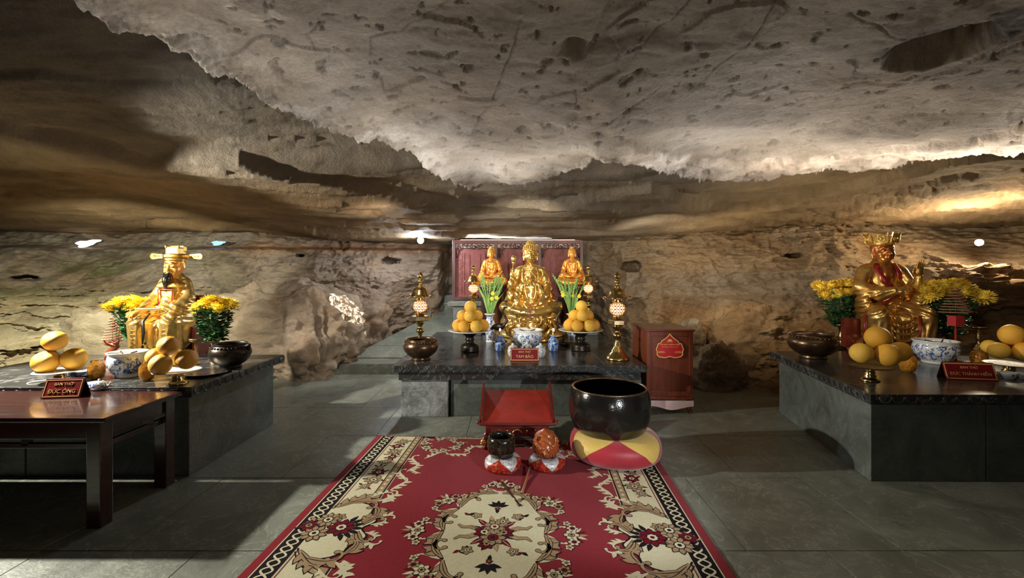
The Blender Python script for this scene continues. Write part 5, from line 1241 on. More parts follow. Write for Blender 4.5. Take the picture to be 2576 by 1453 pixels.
# ------------------------------------------------------------------ flowers in vases
def bloom_mesh(r, m, seed):
    rd = random.Random(seed); b = MB()
    for lay in range(6):
        el = [-.25, .10, .42, .75, 1.05, 1.35][lay]; n = [20, 20, 17, 13, 9, 5][lay]; L = r*[1.0, 1.0, .93, .82, .7, .6][lay]
        for i in range(n):
            a = 2*PI*(i+.5*(lay % 2)+rd.uniform(-.2, .2))/n; e = el+rd.uniform(-.12, .12); d = Vector((math.cos(a)*math.cos(e), math.sin(a)*math.cos(e), math.sin(e)*.75)); s = Vector((-math.sin(a), math.cos(a), 0))*r*.11; up = Vector((0, 0, 1))*r*.10
            p0, p1, p2 = d*L*.25, d*L*.70, d*L+up*.5*rd.uniform(-.5, 1)
            b.add([p0-s*.5, p0+s*.5, p1+s, p2+s*.35, p2-s*.35, p1-s, p1+up*.25+d*.001], [(0, 1, 2, 5), (5, 2, 3, 4), (0, 6, 1), (0, 5, 6), (6, 2, 1)], 0, True)
    b.ell((0, 0, 0), (r*.55, r*.55, r*.40), 12, 8)
    o = b.build('bloom', m, None, fix=False); me = o.data; bpy.data.objects.remove(o); return me
BM = [bloom_mesh(.068, M['petal'], 1), bloom_mesh(.062, M['petal'], 2), bloom_mesh(.068, M['petal_old'], 3), bloom_mesh(.06, M['petal_old'], 4)]
def bouquet(loc, R_, H_, blooms, label, old=0, seed=1, vase_h=.2):
    rd = random.Random(seed); t = empty('flower_bunch', loc, 0, label, 'flowers', 'yellow chrysanthemum bunches')
    for (x, y, z, s) in blooms:
        o = bpy.data.objects.new('bloom', BM[(2 if old else 0)+rd.randrange(2)]); COL.objects.link(o); o.parent = t; o.location = (x, y, z); o.scale = (s*(1.5 if old else 1.35),)*3; o.rotation_euler = (-y*2.5-.3, x*2.6, rd.uniform(0, 6))
        b = MB(); b.tube([(0, 0, -H_*.35), (x*.4, y*.4, z*.45), (x*.95, y*.95, z-.02)], .004, 5); b.build('stem', M['leaf'], t)
    b = MB()
    for i in range(int(1200*H_)):
        a = rd.uniform(0, 2*PI); h = rd.uniform(.02, .88)*H_; rr = R_*(.28+.62*h/H_)*rd.uniform(.25, 1); c = Vector((rr*math.cos(a), rr*math.sin(a)*.8, h))
        d = Vector((math.cos(a)+rd.uniform(-.4, .4), math.sin(a)+rd.uniform(-.4, .4), rd.uniform(-.5, 1.0))).normalized(); s = d.cross(Vector((rd.uniform(-.5, .5), rd.uniform(-.5, .5), 1))).normalized(); L = rd.uniform(.05, .085); n_ = d.cross(s)
        b.add([c, c+d*L*.3+s*L*.16, c+d*L*.5+s*L*.34, c+d*L*.6+s*L*.16, c+d*L*.85+s*L*.2, c+d*L, c+d*L*.85-s*L*.2, c+d*L*.6-s*L*.16, c+d*L*.5-s*L*.34, c+d*L*.3-s*L*.16, c+d*L*.55+n_*L*.1], [(i_, (i_+1) % 10, 10) for i_ in range(10)], 0, True)
    o = b.build('foliage', M['leaf'], t, fix=False); o['kind'] = 'stuff'; return t
def trumpet_vase(loc, h, r, label, m='brass_dark'):
    t = empty('flower_vase', loc, 0, label, 'vase', 'trumpet vases on the side altars'); b = MB()
    b.lathe([(r*.60, 0), (r*.64, .03*h), (r*.40, .12*h), (r*.34, .22*h), (r*.52, .36*h), (r*.50, .46*h), (r*.33, .60*h), (r*.42, .78*h), (r*.80, .94*h), (r, h), (r*.92, h), (r*.3, .8*h)], 30); b.build('vase_body', M[m], t); return t
def bl(n, w, seed, z=.0, s=1.0):
    rd = random.Random(seed); return [(w*((i+.5)/n*2-1)+rd.uniform(-.01, .01), rd.uniform(-.07, .07), z-.30*abs((i+.5)/n*2-1)**2*w+rd.uniform(-.015, .02), s*rd.uniform(.9, 1.15)) for i in range(n)]
p_ = Vector(((538-CX)/F*4.15, 4.15, LZ)); trumpet_vase(p_, .20, .062, 'brass trumpet vase right of the bearded statue'); bouquet(p_+Vector((0, 0, .20)), .20, .33, bl(5, .14, 3, .36)+[(x, y-.06, z-.04, s) for x, y, z, s in bl(4, .15, 5, .36)], 'bunch of bright yellow chrysanthemums right of the bearded statue', 0, 4)
p_ = Vector(((334-CX)/F*4.38, 4.38, LZ)); trumpet_vase(p_, .20, .062, 'brass trumpet vase left of the bearded statue'); bouquet(p_+Vector((0, 0, .20)), .20, .33, bl(6, .165, 13, .36)+[(x, y-.06, z-.045, s) for x, y, z, s in bl(5, .165, 15, .36, 1.0)], 'bunch of bright yellow chrysanthemums left of the bearded statue', 0, 6)
p_ = on(2120, 868, RZ_); p_.y += .02; trumpet_vase(p_, .25, .068, 'dark brass trumpet vase left of the crowned statue'); bouquet(p_+Vector((0, 0, .22)), .30, .46, bl(6, .26, 23, .52, 1.15)+[(x, y-.07, z-.08, s) for x, y, z, s in bl(5, .25, 25, .50, 1.15)], 'large bunch of pale yellow chrysanthemums left of the crowned statue', 1, 8)
p_ = Vector(((2388-CX)/F*4.6, 4.6, RZ_)); trumpet_vase(p_, .24, .066, 'dark brass trumpet vase right of the crowned statue'); bouquet(p_+Vector((0, 0, .21)), .30, .46, bl(6, .28, 33, .52, 1.15)+[(x, y-.06, z-.05, s) for x, y, z, s in bl(5, .27, 35, .50, 1.15)], 'large bunch of yellow chrysanthemums behind the incense coil, right of the crowned statue', 1, 10)

# ------------------------------------------------------------------ offerings on the left altar
def at(px, py, z, dy=0): p = on(px, py, z); p.y += dy; return p
p_ = at(287, 955, LZ, .12); porc_bowl('porcelain_bowl', wpx(113, p_)/2, .20, 'blue and white dragon bowl of ash on the left altar', p_)
b = MB(); b.lathe([(.13, 0), (.14, .004), (.14, .012), (0, .014)], 24); o = b.build('bowl_mat', M['redwood'], None, Vector((p_.x, p_.y, LZ))); 
bpy.data.objects.remove(o)
p_ = at(555, 932, LZ, .13); bowl('bronze_bowl', wpx(112, p_)/2, .215, M['bronze_black'], 'dark bronze bowl at the right end of the left altar', p_, fill=.5, handles=True)
def small_stand(loc, r, h, label, pm='brass', pl='white'):
    t = empty('fruit_stand', loc, 0, label, 'stand', 'low brass fruit stands'); b = MB()
    b.lathe([(.42*r, 0), (.46*r, .04*h), (.34*r, .16*h), (.26*r, .26*h), (.30*r, .36*h), (.22*r, .46*h), (.26*r, .58*h), (.20*r, .70*h), (.34*r, .86*h), (0, .88*h)], 28); b.build('foot', M[pm], t)
    b = MB(); b.lathe([(0, .86*h), (.45*r, .86*h), (.85*r, .93*h), (r, h), (.97*r, 1.03*h), (.80*r, .97*h), (0, .92*h)], 40); b.build('plate', M[pl], t); return t
def pom_px(px, py, w_, D, label, g, k=0, ry=.8, tilt=(.2, .3, .5)):
    p = pt(px, py, D); r = wpx(w_, p)/2; pomelo(p, (r, r, r*1.03), label, g, k, tilt); return p, r
g = 'pomelos on the far left stand'; small_stand(at(141, 962, LZ, .03), .155, .085, 'low brass stand with a white plate at the left end of the left altar')
pom_px(114, 911, 80, 3.33, 'large orange pomelo lowest at the far left of the left altar', g, 0)
pom_px(186, 903, 76, 3.42, 'shaded orange pomelo at the right of the far left pile', g, 1)
pom_px(137, 858, 72, 3.38, 'orange pomelo on top of the far left pile', g, 0)
g = 'pomelos on the stand before the bearded statue'; small_stand(at(436, 968, LZ, .04), .155, .10, 'low brass stand with a white plate in front of the bearded statue')
pom_px(404, 917, 66, 3.20, 'pale yellow pomelo at the front left of the pile before the bearded statue', g, 2)
pom_px(469, 904, 62, 3.26, 'orange pomelo at the right of the pile before the bearded statue', g, 0)
pom_px(423, 870, 62, 3.26, 'pomelo on top of the pile before the bearded statue', g, 1)
pom_px(390, 897, 54, 3.42, 'pomelo half hidden at the back left of the pile before the bearded statue', g, 2); pom_px(440, 900, 56, 3.45, 'pomelo hidden at the back of the pile before the bearded statue', g, 2)
def bead_jar(loc, r, h, label, lid=False):
    t = empty('bead_jar', loc, 0, label, 'jar', 'round jars of orange beads'); b = MB(); b.ell((0, 0, h*.46), (r*.93, r*.93, h*.43), 24, 14); b.build('orange_filling', M['orangejar'], t)
    b = MB(); b.lathe([(r*.5, 0), (r*.8, .08*h), (r, .40*h), (r*.93, .72*h), (r*.62, .90*h), (r*.66, h), (r*.60, h), (r*.56, .90*h)], 28); b.build('glass_body', M['glass'], t)
    if lid: b = MB(); b.lathe([(r*.64, h), (r*.60, h*1.05), (r*.2, h*1.12), (r*.12, h*1.2), (r*.16, h*1.28), (0, h*1.3)], 20); b.build('lid', M['glass'], t)
    return t
def bj(px, py, w_, h, label, z, lid=False): p = on(px, py, z); r = wpx(w_, p)/2; p.y += r*.8; bead_jar(p, r, h, label, lid)
bj(229, 957, 50, .15, 'round jar of orange beads left of the dragon bowl', LZ); bj(358, 960, 46, .15, 'round jar of orange beads right of the dragon bowl', LZ)
p_ = Vector(((283-CX)/F*3.95, 3.95, LZ)); sd = empty('coil_stand', p_, 0, 'reddish carved dragon stand left of the bearded statue', 'stand'); b = MB()
b.lathe([(.075, 0), (.08, .015), (.06, .04), (.035, .06)], 20); b.build('foot', M['mahogany'], sd)
b = MB(); b.tube([(.0, 0, .03), (.03, 0, .07), (-.01, -.01, .12), (.03, 0, .17), (.0, 0, .205)], [.038, .034, .036, .032, .036], 10)
for s in (-1, 1): b.tube([(0, 0, .19), (s*.05, -.01, .20), (s*.072, -.01, .235)], [.022, .017, .006], 7); b.tube([(0, 0, .10), (s*.045, -.02, .085), (s*.05, -.02, .05)], [.018, .014, .005], 7)
b.build('dragon_body', M['mahogany'], sd); coil_thing(p_+Vector((0, 0, .222)), .21, .075, 'brown incense coil cone on the dragon stand left of the bearded statue', 9)
def candlestick(loc, h, r, label):
    t = empty('candlestick', loc, 0, label, 'candlestick', 'brass dish candlesticks'); b = MB()
    b.lathe([(.55*r, 0), (.58*r, .04*h), (.32*r, .14*h), (.16*r, .30*h), (.34*r, .42*h), (.16*r, .52*h), (.28*r, .66*h), (.14*r, .78*h), (.30*r, .86*h)], 26); b.build('stem', M['brass'], t)
    b = MB(); b.lathe([(0, .85*h), (.6*r, .86*h), (r, .90*h), (1.02*r, .98*h), (.95*r, h), (.5*r, .93*h), (0, .93*h)], 32); b.build('dish', M['brass_dark'], t); return t
candlestick(Vector(((493-CX)/F*3.98, 3.98, LZ)), .24, .055, 'brass dish candlestick right of the bearded statue')
b = MB(); b.lathe([(.12, 0), (.155, .010), (.16, .016), (.13, .012), (0, .010)], 40); o = b.build('round_tray', M['silver'], None, at(492, 948, LZ, .12)+Vector((0, 0, .002))); tag(o, 'shiny round metal tray between the right pomelos and the bronze bowl', 'tray')
def cup(loc, label, s=1.0):
    t = empty('porcelain_cup', loc, 0, label, 'cup', 'small blue and white tea things'); b = MB(); b.lathe([(.022*s, 0), (.026*s, .004*s), (.042*s, .03*s), (.045*s, .045*s), (.041*s, .045*s), (.03*s, .02*s)], 24); o = b.build('cup_body', M['porcelain'], t); band_attr(o, .006*s, .040*s)
    return t
cup(at(222, 975, TZ+.02)+Vector((.0, .05, -.02)), 'small porcelain cup behind the right edge of the left sign', 1.1); 
tp = empty('porcelain_teapot', at(233, 984, TZ, .05), 0, 'small blue and white lidded teapot behind the left sign', 'teapot'); b = MB(); b.lathe([(.028, 0), (.045, .01), (.055, .03), (.048, .05), (.028, .058), (.024, .064), (.006, .068), (.008, .078), (0, .08)], 26); o = b.build('pot_body', M['porcelain'], tp); band_attr(o, .01, .06)
b = MB(); b.tube([(.045, 0, .02), (.075, 0, .035), (.085, 0, .055)], [.010, .007, .005], 8); b.build('spout', M['white'], tp); b = MB(); b.tube([(-.045, 0, .045), (-.075, 0, .045), (-.075, 0, .02), (-.048, 0, .015)], .005, 6); b.build('handle', M['white'], tp)
t_ = empty('porcelain_dish', at(78, 972, TZ, .06), 0, 'small white dish left of the left sign', 'dish'); b = MB(); b.lathe([(.03, 0), (.06, .012), (.068, .022), (.062, .02), (0, .008)], 28); b.build('dish_body', M['white'], t_)
t_ = empty('porcelain_dish', at(188, 950, LZ, .05), 0, 'stacked blue and white saucers between the far left pomelos and the bead jar', 'dish')
for i in range(3): b = MB(); b.lathe([(.04, .012*i), (.075, .014+.012*i), (.08, .022+.012*i), (0, .012+.012*i)], 28); o = b.build('saucer', M['porcelain'], t_); band_attr(o, 0, .1)

# ------------------------------------------------------------------ offerings on the right altar
p_ = at(2073, 907, RZ_, .16); bowl('bronze_bowl', wpx(136, p_)/2, .25, M['bronze'], 'brown bronze bowl at the left corner of the right altar', p_, fill=.5)
p_ = at(2390, 920, RZ_, .14); porc_bowl('porcelain_bowl', wpx(130, p_)/2, .22, 'blue and white dragon bowl behind the right altar sign', p_)
g = 'pomelos before the crowned statue'; small_stand(at(2200, 960, RZ_, .05), .155, .115, 'low brass stand in front of the crowned statue', 'brass', 'bronze_black')
pom_px(2207, 849, 73, 3.52, 'orange pomelo on top of the pile before the crowned statue', g, 0)
pom_px(2167, 888, 64, 3.44, 'yellow pomelo at the left of the pile before the crowned statue', g, 2)
pom_px(2233, 893, 73, 3.38, 'orange pomelo at the front right of the pile before the crowned statue', g, 1)
pom_px(2264, 884, 64, 3.58, 'orange pomelo at the back right of the pile before the crowned statue', g, 1)
g = 'pomelos at the right edge'; small_stand(at(2556, 944, RZ_, .05), .165, .09, 'low brass stand at the far right end of the right altar', 'brass', 'bronze_black')
pom_px(2545, 842, 78, 3.60, 'orange pomelo on top of the pile at the far right edge', g, 0); pom_px(2513, 882, 62, 3.62, 'yellow pomelo at the left of the far right pile', g, 2)
pom_px(2578, 884, 70, 3.52, 'orange pomelo at the right of the far right pile, cut by the frame', g, 1); pom_px(2490, 872, 50, 3.85, 'yellow pomelo at the back left of the far right pile', g, 2)
bj(2297, 938, 50, .17, 'round glass jar of orange beads right of the pomelos before the crowned statue', RZ_, True); bj(2478, 922, 52, .16, 'glass jar of orange beads right of the right dragon bowl', RZ_, True)
tent_sign(at(2452, 957, RZ_, .06), -.16, .36, .135, [('BAN THỜ', .028, .70), ('ĐỨC THÁNH HIỀN', .034, .34)], 'dark maroon sign reading BAN THỜ ĐỨC THÁNH HIỀN on the right altar')
candlestick(at(2172, 878, RZ_, -.1), .235, .085, 'brass dish candlestick left of the crowned statue'); candlestick(at(2440, 868, RZ_, -.1), .24, .085, 'brass dish candlestick right of the crowned statue')
c_ = Vector(((2404-CX)/F*4.25, 4.25, RZ_)); sd = empty('coil_stand', c_, 0, 'thin red pole with a red paper box holding the right incense coil', 'stand'); b = MB(); b.lathe([(.05, 0), (.05, .01), (.012, .02), (.006, .42), (0, .42)], 12); b.build('pole', M['coilred'], sd); b = MB(); b.box((0, 0, .40), (.085, .085, .10), bev=.004); b.build('paper_box', M['coilred'], sd)
coil_thing(c_+Vector((0, 0, .47)), .24, .125, 'wide cone of coiled incense in front of the right chrysanthemums', 9)
for px, lab in ((2528, 'small blue and white cup right of the right altar sign'), (2568, 'small blue and white cup at the far right edge of the right altar')): cup(at(px, 950, RZ_, -.03), lab, 1.2)

# ------------------------------------------------------------------ donation box
db = empty('donation_box', (1.70, 4.72, 0), -.03, 'varnished brown wooden donation box with a red sticker', 'box'); W_, D_, Z0, Z1 = .50, .60, .155, .885
b = MB(); b.box((0, D_/2, (Z0+Z1)/2), (W_, D_, Z1-Z0), bev=.006); b.build('body', M['mahogany'], db)
b = MB(); b.box((0, D_/2-.005, Z1+.012), (W_+.03, D_+.03, .024), bev=.006); lid = b.build('lid', M['mahogany'], db)
b = MB(); b.box((-.02, D_/2, Z1+.0245), (.02, .13, .002), M=T(-.02, D_/2, 0) @ RZ(.3) @ T(.02, -D_/2, 0)); b.build('coin_slot', M['beard'], lid)
b = MB()
for x in (-W_/2+.022, W_/2-.022): b.box((x, -.004, (Z0+Z1)/2), (.040, .014, Z1-Z0), bev=.003)
for z, h in ((Z1-.025, .045), (Z0+.06, .05)): b.box((0, -.004, z), (W_-.086, .014, h), bev=.003)
b.build('face_frame', M['mahogany'], db)
b = MB(); b.box((0, D_/2, Z0+.01), (W_+.02, D_+.02, .028), bev=.006); b.build('base_molding', M['mahogany'], db)
for x in (-1, 1):
    for y in (0, 1):
        b = MB(); b.tube([(x*(W_/2-.03), .04+y*(D_-.08), .15), (x*(W_/2-.012), .035+y*(D_-.08), .10), (x*(W_/2-.03), .04+y*(D_-.08), .04), (x*(W_/2-.01), .03+y*(D_-.08), .012)], [.036, .030, .022, .030], 8); b.build('foot', M['mahogany'], db)
b = MB(); n = 24; top = [(x, .145) for x in np.linspace(W_/2, -W_/2, 2)]; bot = [(x, .085-.040*math.exp(-(x/.13)**2)-.006*math.sin(14*x)) for x in np.linspace(-W_/2, W_/2, n)]
b.prism([(x, z) for x, z in top+bot], 0, .006, M=T(0, -.016, 0) @ Matrix.Rotation(PI/2, 4, 'X')); b.build('apron_cloth', M['pinkcloth'], db)
def ogee(s): 
    R = [(0, .118), (.012, .100), (.040, .075), (.062, .062), (.070, .045), (.090, .040), (.098, .015), (.106, -.005), (.098, -.022), (.100, -.045), (.085, -.062), (.040, -.070), (.012, -.063), (0, -.060)]
    P_ = R+[(-x, z) for x, z in R[::-1][1:-1]]; return [(x*s, z*s) for x, z in P_]
St = T(0, -.012, .700) @ Matrix.Rotation(PI/2, 4, 'X') @ Matrix.Diagonal((1.5, 1.5, 1, 1)); k_ = 1.02
b = MB(); b.prism(ogee(k_*.93), 0, .002, 0, M=St); stk = b.build('sticker', M['stickred'], db)
b = MB(); P_ = [Vector((x, z, .003)) for x, z in ogee(k_*.90)]; P_.append(P_[0]); b.tube(P_, .0035, 5, M=St, flat=.5)
b.box((0, .058, .003), (.034, .004, .001), M=St); b.box((0, .064, .003), (.022, .008, .001), M=St); b.box((0, .050, .003), (.040, .003, .001), M=St)
for s in (-1, 1): b.box((s*.060, -.018, .003), (.040, .002, .001), M=St); b.box((s*.060, -.026, .003), (.050, .003, .001), M=St)
b.build('sticker_print', M['stickyel'], stk)
text_mesh('sticker_lettering', 'TAM BẢO CHỨNG MINH', .0130, M['stickyel'], stk, St @ T(0, .030, .0025), 0, .0004); text_mesh('sticker_lettering', 'Acknowledgement of the three jewels', .0074, M['stickyel'], stk, St @ T(0, .013, .0025), 0, .0004)

# ------------------------------------------------------------------ red sutra desk
dk = empty('sutra_desk', (.045, 3.74, 0), 0, 'low red wooden sutra desk with a sloping top and raised sides', 'desk')
sl = math.atan2(.14, .50); RT = T(0, .0, .235) @ Matrix.Rotation(sl, 4, 'X')
b = MB(); b.box((0, .25, 0), (.60, .53, .018), bev=.004, M=RT); b.build('top_board', M['redwood_top'], dk)
for s in (-1, 1):
    b = MB(); b.prism([(0, -.01), (.0, .03), (.30, .075), (.50, .10), (.52, .10), (.52, -.01)], -.010, .010, M=RT @ T(s*.315, 0, 0) @ Matrix(((0, 0, 1, 0), (1, 0, 0, 0), (0, 1, 0, 0), (0, 0, 0, 1)))); b.build('side_rail', M['redwood'], dk)
b = MB(); b.tube([(-.34, -.015, .262), (-.335, -.02, .238), (-.31, -.02, .228), (0, -.02, .226), (.31, -.02, .228), (.335, -.02, .238), (.34, -.015, .262)], [.008, .012, .014, .014, .014, .012, .008], 10); b.build('front_molding', M['redwood'], dk)
b = MB(); b.box((0, .20, .165), (.54, .40, .10), bev=.006); b.box((0, .34, .25), (.50, .12, .09)); b.build('case', M['redwood'], dk)
b = MB(); b.box((0, -.004, .165), (.40, .014, .072), bev=.004); dr = b.build('drawer', M['redwood'], dk)
b = MB(); b.tube([(.036*math.cos(a), -.022, .155+.026*math.sin(a)) for a in np.linspace(0.1, PI-.1, 10)], .005, 7); b.ell((-.036, -.014, .157), .008, 8, 6); b.ell((.036, -.014, .157), .008, 8, 6); b.build('handle', M['gold'], dr, label='gilt arched handle')
b = MB()
for s in (-1, 1):
    for i in range(4): b.tube([(s*(.075+.035*i+.012*math.cos(a)*(1-a/11)), -.013, .165+.018*math.sin(a)*(1-a/11)*(-1)**i) for a in np.linspace(0, 7, 12)], .0032, 5)
b.build('carved_scrolls', M['redwood_top'], dr)
b = MB()
for s in (-1, 1): b.ell((s*.085, -.016, .17), .007, 8, 6); b.ell((s*.155, -.016, .175), .006, 8, 6)
b.build('gilt_buds', M['gold'], dr)
for s in (-1, 1):
    for y in (.0, .38):
        b = MB(); b.tube([(s*.255, y+.02, .125), (s*.285, y-.005, .085), (s*.27, y, .035), (s*.285, y-.02, .012)], [.030, .028, .020, .024], 10); lg = b.build('leg', M['redwood'], dk)
        if y == 0:
            b = MB(); c0 = Vector((s*.288, -.035, .078)); b.ell(c0, (.026, .018, .028), 12, 8)
            for i in range(7): a = i*2*PI/7; b.ell(c0+Vector((.020*math.cos(a), -.006, .020*math.sin(a))), .008, 7, 5)
            b.build('gilt_mask', M['gold'], lg, label='gilt lion mask')

# ------------------------------------------------------------------ big bowl gong, small one, wooden fish, cushions
def cushion(loc, r, h, mats, nseg, label, name='cushion', amp=.03, rot=0, group=None):
    """fat round cushion pieced from cloth diamonds: top triangles one colour, bottom the other, zigzag seam"""
    nu, nv = nseg*2*int(60*r+6), 4*int(28*r+5); V = []; Fm = [[], []]; t = empty(name, loc, rot, label, 'cushion', group)
    n1, n2 = int(nv*.25), int(nv*.75)
    def lv_(i, j):
        zig = abs(((i/nu*nseg) % 1)*2-1); b1, b2 = .02+.33*zig, .90-.50*zig
        return b1*j/n1 if j <= n1 else (b1+(b2-b1)*(j-n1)/(n2-n1) if j <= n2 else b2+(1-b2)*(j-n2)/(nv-n2))
    def P_(i, j):
        a = 2*PI*i/nu; ph = -PI/2+PI*lv_(i, j); c, s_ = max(0, math.cos(ph)), math.sin(ph)
        R = r*c**.45; zz = h/2+h/2*math.copysign(abs(s_)**.8, s_)
        pu = 1+.025*math.cos(nseg*a)*c; dip = .25*h*max(0, 1-(R/(.55*r))**2) if s_ > 0 else 0
        return (R*pu*math.cos(a), R*pu*math.sin(a), zz-dip)
    V = [P_(i, j) for j in range(nv+1) for i in range(nu)]
    for j in range(nv):
        for i in range(nu):
            k = 1 if n1 <= j < n2 else 0
            Fm[k].append((j*nu+i, j*nu+(i+1) % nu, (j+1)*nu+(i+1) % nu, (j+1)*nu+i))
    me_all = MB(); me_all.add(V, Fm[0]+Fm[1], 0, True); me_all.m = [0]*len(Fm[0])+[1]*len(Fm[1]); me_all.build('cover', mats, t)
    return t
cw = (.845, 3.60, 0)
cushion(cw, .375, .235, [M['cush_yel'], M['cush_red']], 4, 'large round crimson and yellow cushion under the big bowl gong', rot=.62)
gg = empty('bowl_gong', (.805, 3.62, .165), 0, 'large black hammered bowl gong on the crimson and yellow cushion', 'gong')
b = MB(); b.lathe([(0, .0), (.14, .004), (.23, .03), (.29, .08), (.325, .16), (.334, .24), (.330, .31), (.318, .365), (.306, .40), (.304, .405), (.290, .405), (.288, .36), (.30, .30), (.302, .2), (.27, .10), (.18, .05), (0, .04)], 72); b.build('bowl_body', M['lacquer'], gg)
b = MB(); b.lathe([(.2885, .402), (.289, .412), (.297, .416), (.306, .412), (.3065, .402)], 72); b.build('rim', M['rim'], gg, label='worn bronze rim')
cushion((-.07, 3.37, 0), .142, .11, [M['cush_white'], M['brocade']], 4, 'small silver and red brocade cushion under the little bowl gong', rot=.5, group='small brocade cushions')
g2 = empty('bowl_gong', (-.082, 3.375, .085), 0, 'small black bowl gong with gold specks on its brocade cushion', 'gong'); b = MB(); b.lathe([(0, 0), (.05, .003), (.085, .025), (.104, .06), (.110, .10), (.106, .145), (.098, .175), (.093, .176), (.098, .14), (.10, .09), (.08, .04), (0, .02)], 48); b.build('bowl_body', M['lacquer_gold'], g2)
cushion((.272, 3.40, 0), .142, .10, [M['cush_white'], M['brocade']], 4, 'small silver and red brocade cushion under the wooden fish', rot=.2, group='small brocade cushions')
wf = empty('wooden_fish', (.262, 3.40, .075), 0, 'carved orange wooden fish drum on its brocade cushion', 'drum')
S = SDF((-.13, -.15, -.02), (.13, .13, .24), .0042); S.ell((0, 0, .085), (.102, .095, .085), .02); S.ell((0, .02, .14), (.085, .075, .075), .02); S.ell((0, -.075, .075), (.03, .035, .026), .010); S.ell((0, -.105, .07), (.022, .018, .018), .006)
for s in (-1, 1): S.ell((s*.036, -.082, .105), (.017, .014, .014), .005); S.chain([(s*.06, -.07, .12), (s*.085, -.04, .15), (s*.07, -.03, .18)], [.014, .012, .008], .006)
S.box((0, -.105, .028), (.09, .03, .006), .004, .004, sub=True)
def scales(P, n): x, y, z = P.T; return .0022*np.abs(np.sin(np.arctan2(x, -y)*9+np.round(z*60)*1.57))*sst((z-.03)/.02)+.003*np.sin(z*160+3*np.sin(x*40))*sst((z-.11)/.02)
S.mesh('fish_body', M['mokugyo'], wf, scales, rel=1)
b = MB()
for i in range(9): b.ell((-.072+.018*i, -.088+.02*abs(i-4)/4, .045), (.007, .010, .012), 8, 6)
b.build('carved_teeth', M['mokugyo'], wf)
a, c_ = on(1263, 1214, .012), on(1300, 1262, .012); b = MB(); dd = (c_-a).normalized()
b.tube([Vector((0, 0, 0)), dd*.10, dd*.2, (c_-a)+dd*.03], [.012, .012, .008, .007], 10); b.ell((c_-a)+dd*.05, (.016, .016, .012), 12, 8); o = b.build('mallet', M['stick'], None, a); tag(o, 'short dark brown mallet lying on the carpet medallion', 'mallet')
a, c_ = on(1334, 1184, .012), on(1313, 1240, .012); b = MB(); dd = (c_-a); b.tube([(0, 0, .03), dd*.5+Vector((0, 0, .012)), dd], [.006, .008, .010], 10); o = b.build('beater_stick', M['stick2'], None, a); tag(o, 'thin brown wooden beater leaning by the small cushions', 'stick')

# ------------------------------------------------------------------ carpet
cp = empty('carpet', (-.105, 2.52, 0), -.055, 'crimson carpet with cream floral medallion and borders', 'carpet')
HW, HL = 1.225, 1.46
b = MB(); b.box((0, 0, .006), (2*HW, 2*HL, .012), bev=.004); b.build('pile', M['carpet_red'], cp)
CM = [M['carpet_cream'], M['carpet_tan'], M['carpet_black'], M['carpet_wine'], M['carpet_red']]
CR, TN, BK, WN, RD = range(5); pb = MB(); LAY = .0121
_cnt = [0]
def zz_(l): _cnt[0] += 1; return LAY+l*.00034+(_cnt[0] % 16)*.00002
def fillp(poly, m, l):
    z = zz_(l)
    if abs(sum(poly[i][0]*poly[(i+1) % len(poly)][1]-poly[(i+1) % len(poly)][0]*poly[i][1] for i in range(len(poly)))) < 1e-9: return
    tr = tessellate_polygon([[Vector((p[0], p[1], 0)) for p in poly]]); pb.add([(p[0], p[1], z) for p in poly], [tuple(t) for t in tr], m)
def rib(pts, w, m, l, closed=False):
    z = zz_(l); n = len(pts); pts = [Vector((p[0], p[1])) for p in pts]; vs = []
    for i in range(n):
        a = pts[(i-1) % n] if (closed or i > 0) else pts[i]; c = pts[(i+1) % n] if (closed or i < n-1) else pts[i]
        t = (c-a); t = t.normalized() if t.length > 1e-9 else Vector((1, 0)); nn = Vector((-t.y, t.x)); ww = (w[i] if isinstance(w, (list, tuple)) else w)/2
        vs += [(pts[i].x+nn.x*ww, pts[i].y+nn.y*ww, z), (pts[i].x-nn.x*ww, pts[i].y-nn.y*ww, z)]
    fs = [(2*i, 2*i+1, 2*((i+1) % n)+1, 2*((i+1) % n)) for i in range(n if closed else n-1)]; pb.add(vs, fs, m)
def orib(pts, w, m, l, closed=False, ow=.007):
    rib(pts, [x+ow for x in w] if isinstance(w, (list, tuple)) else w+ow, BK, l, closed); rib(pts, w, m, l+1, closed)
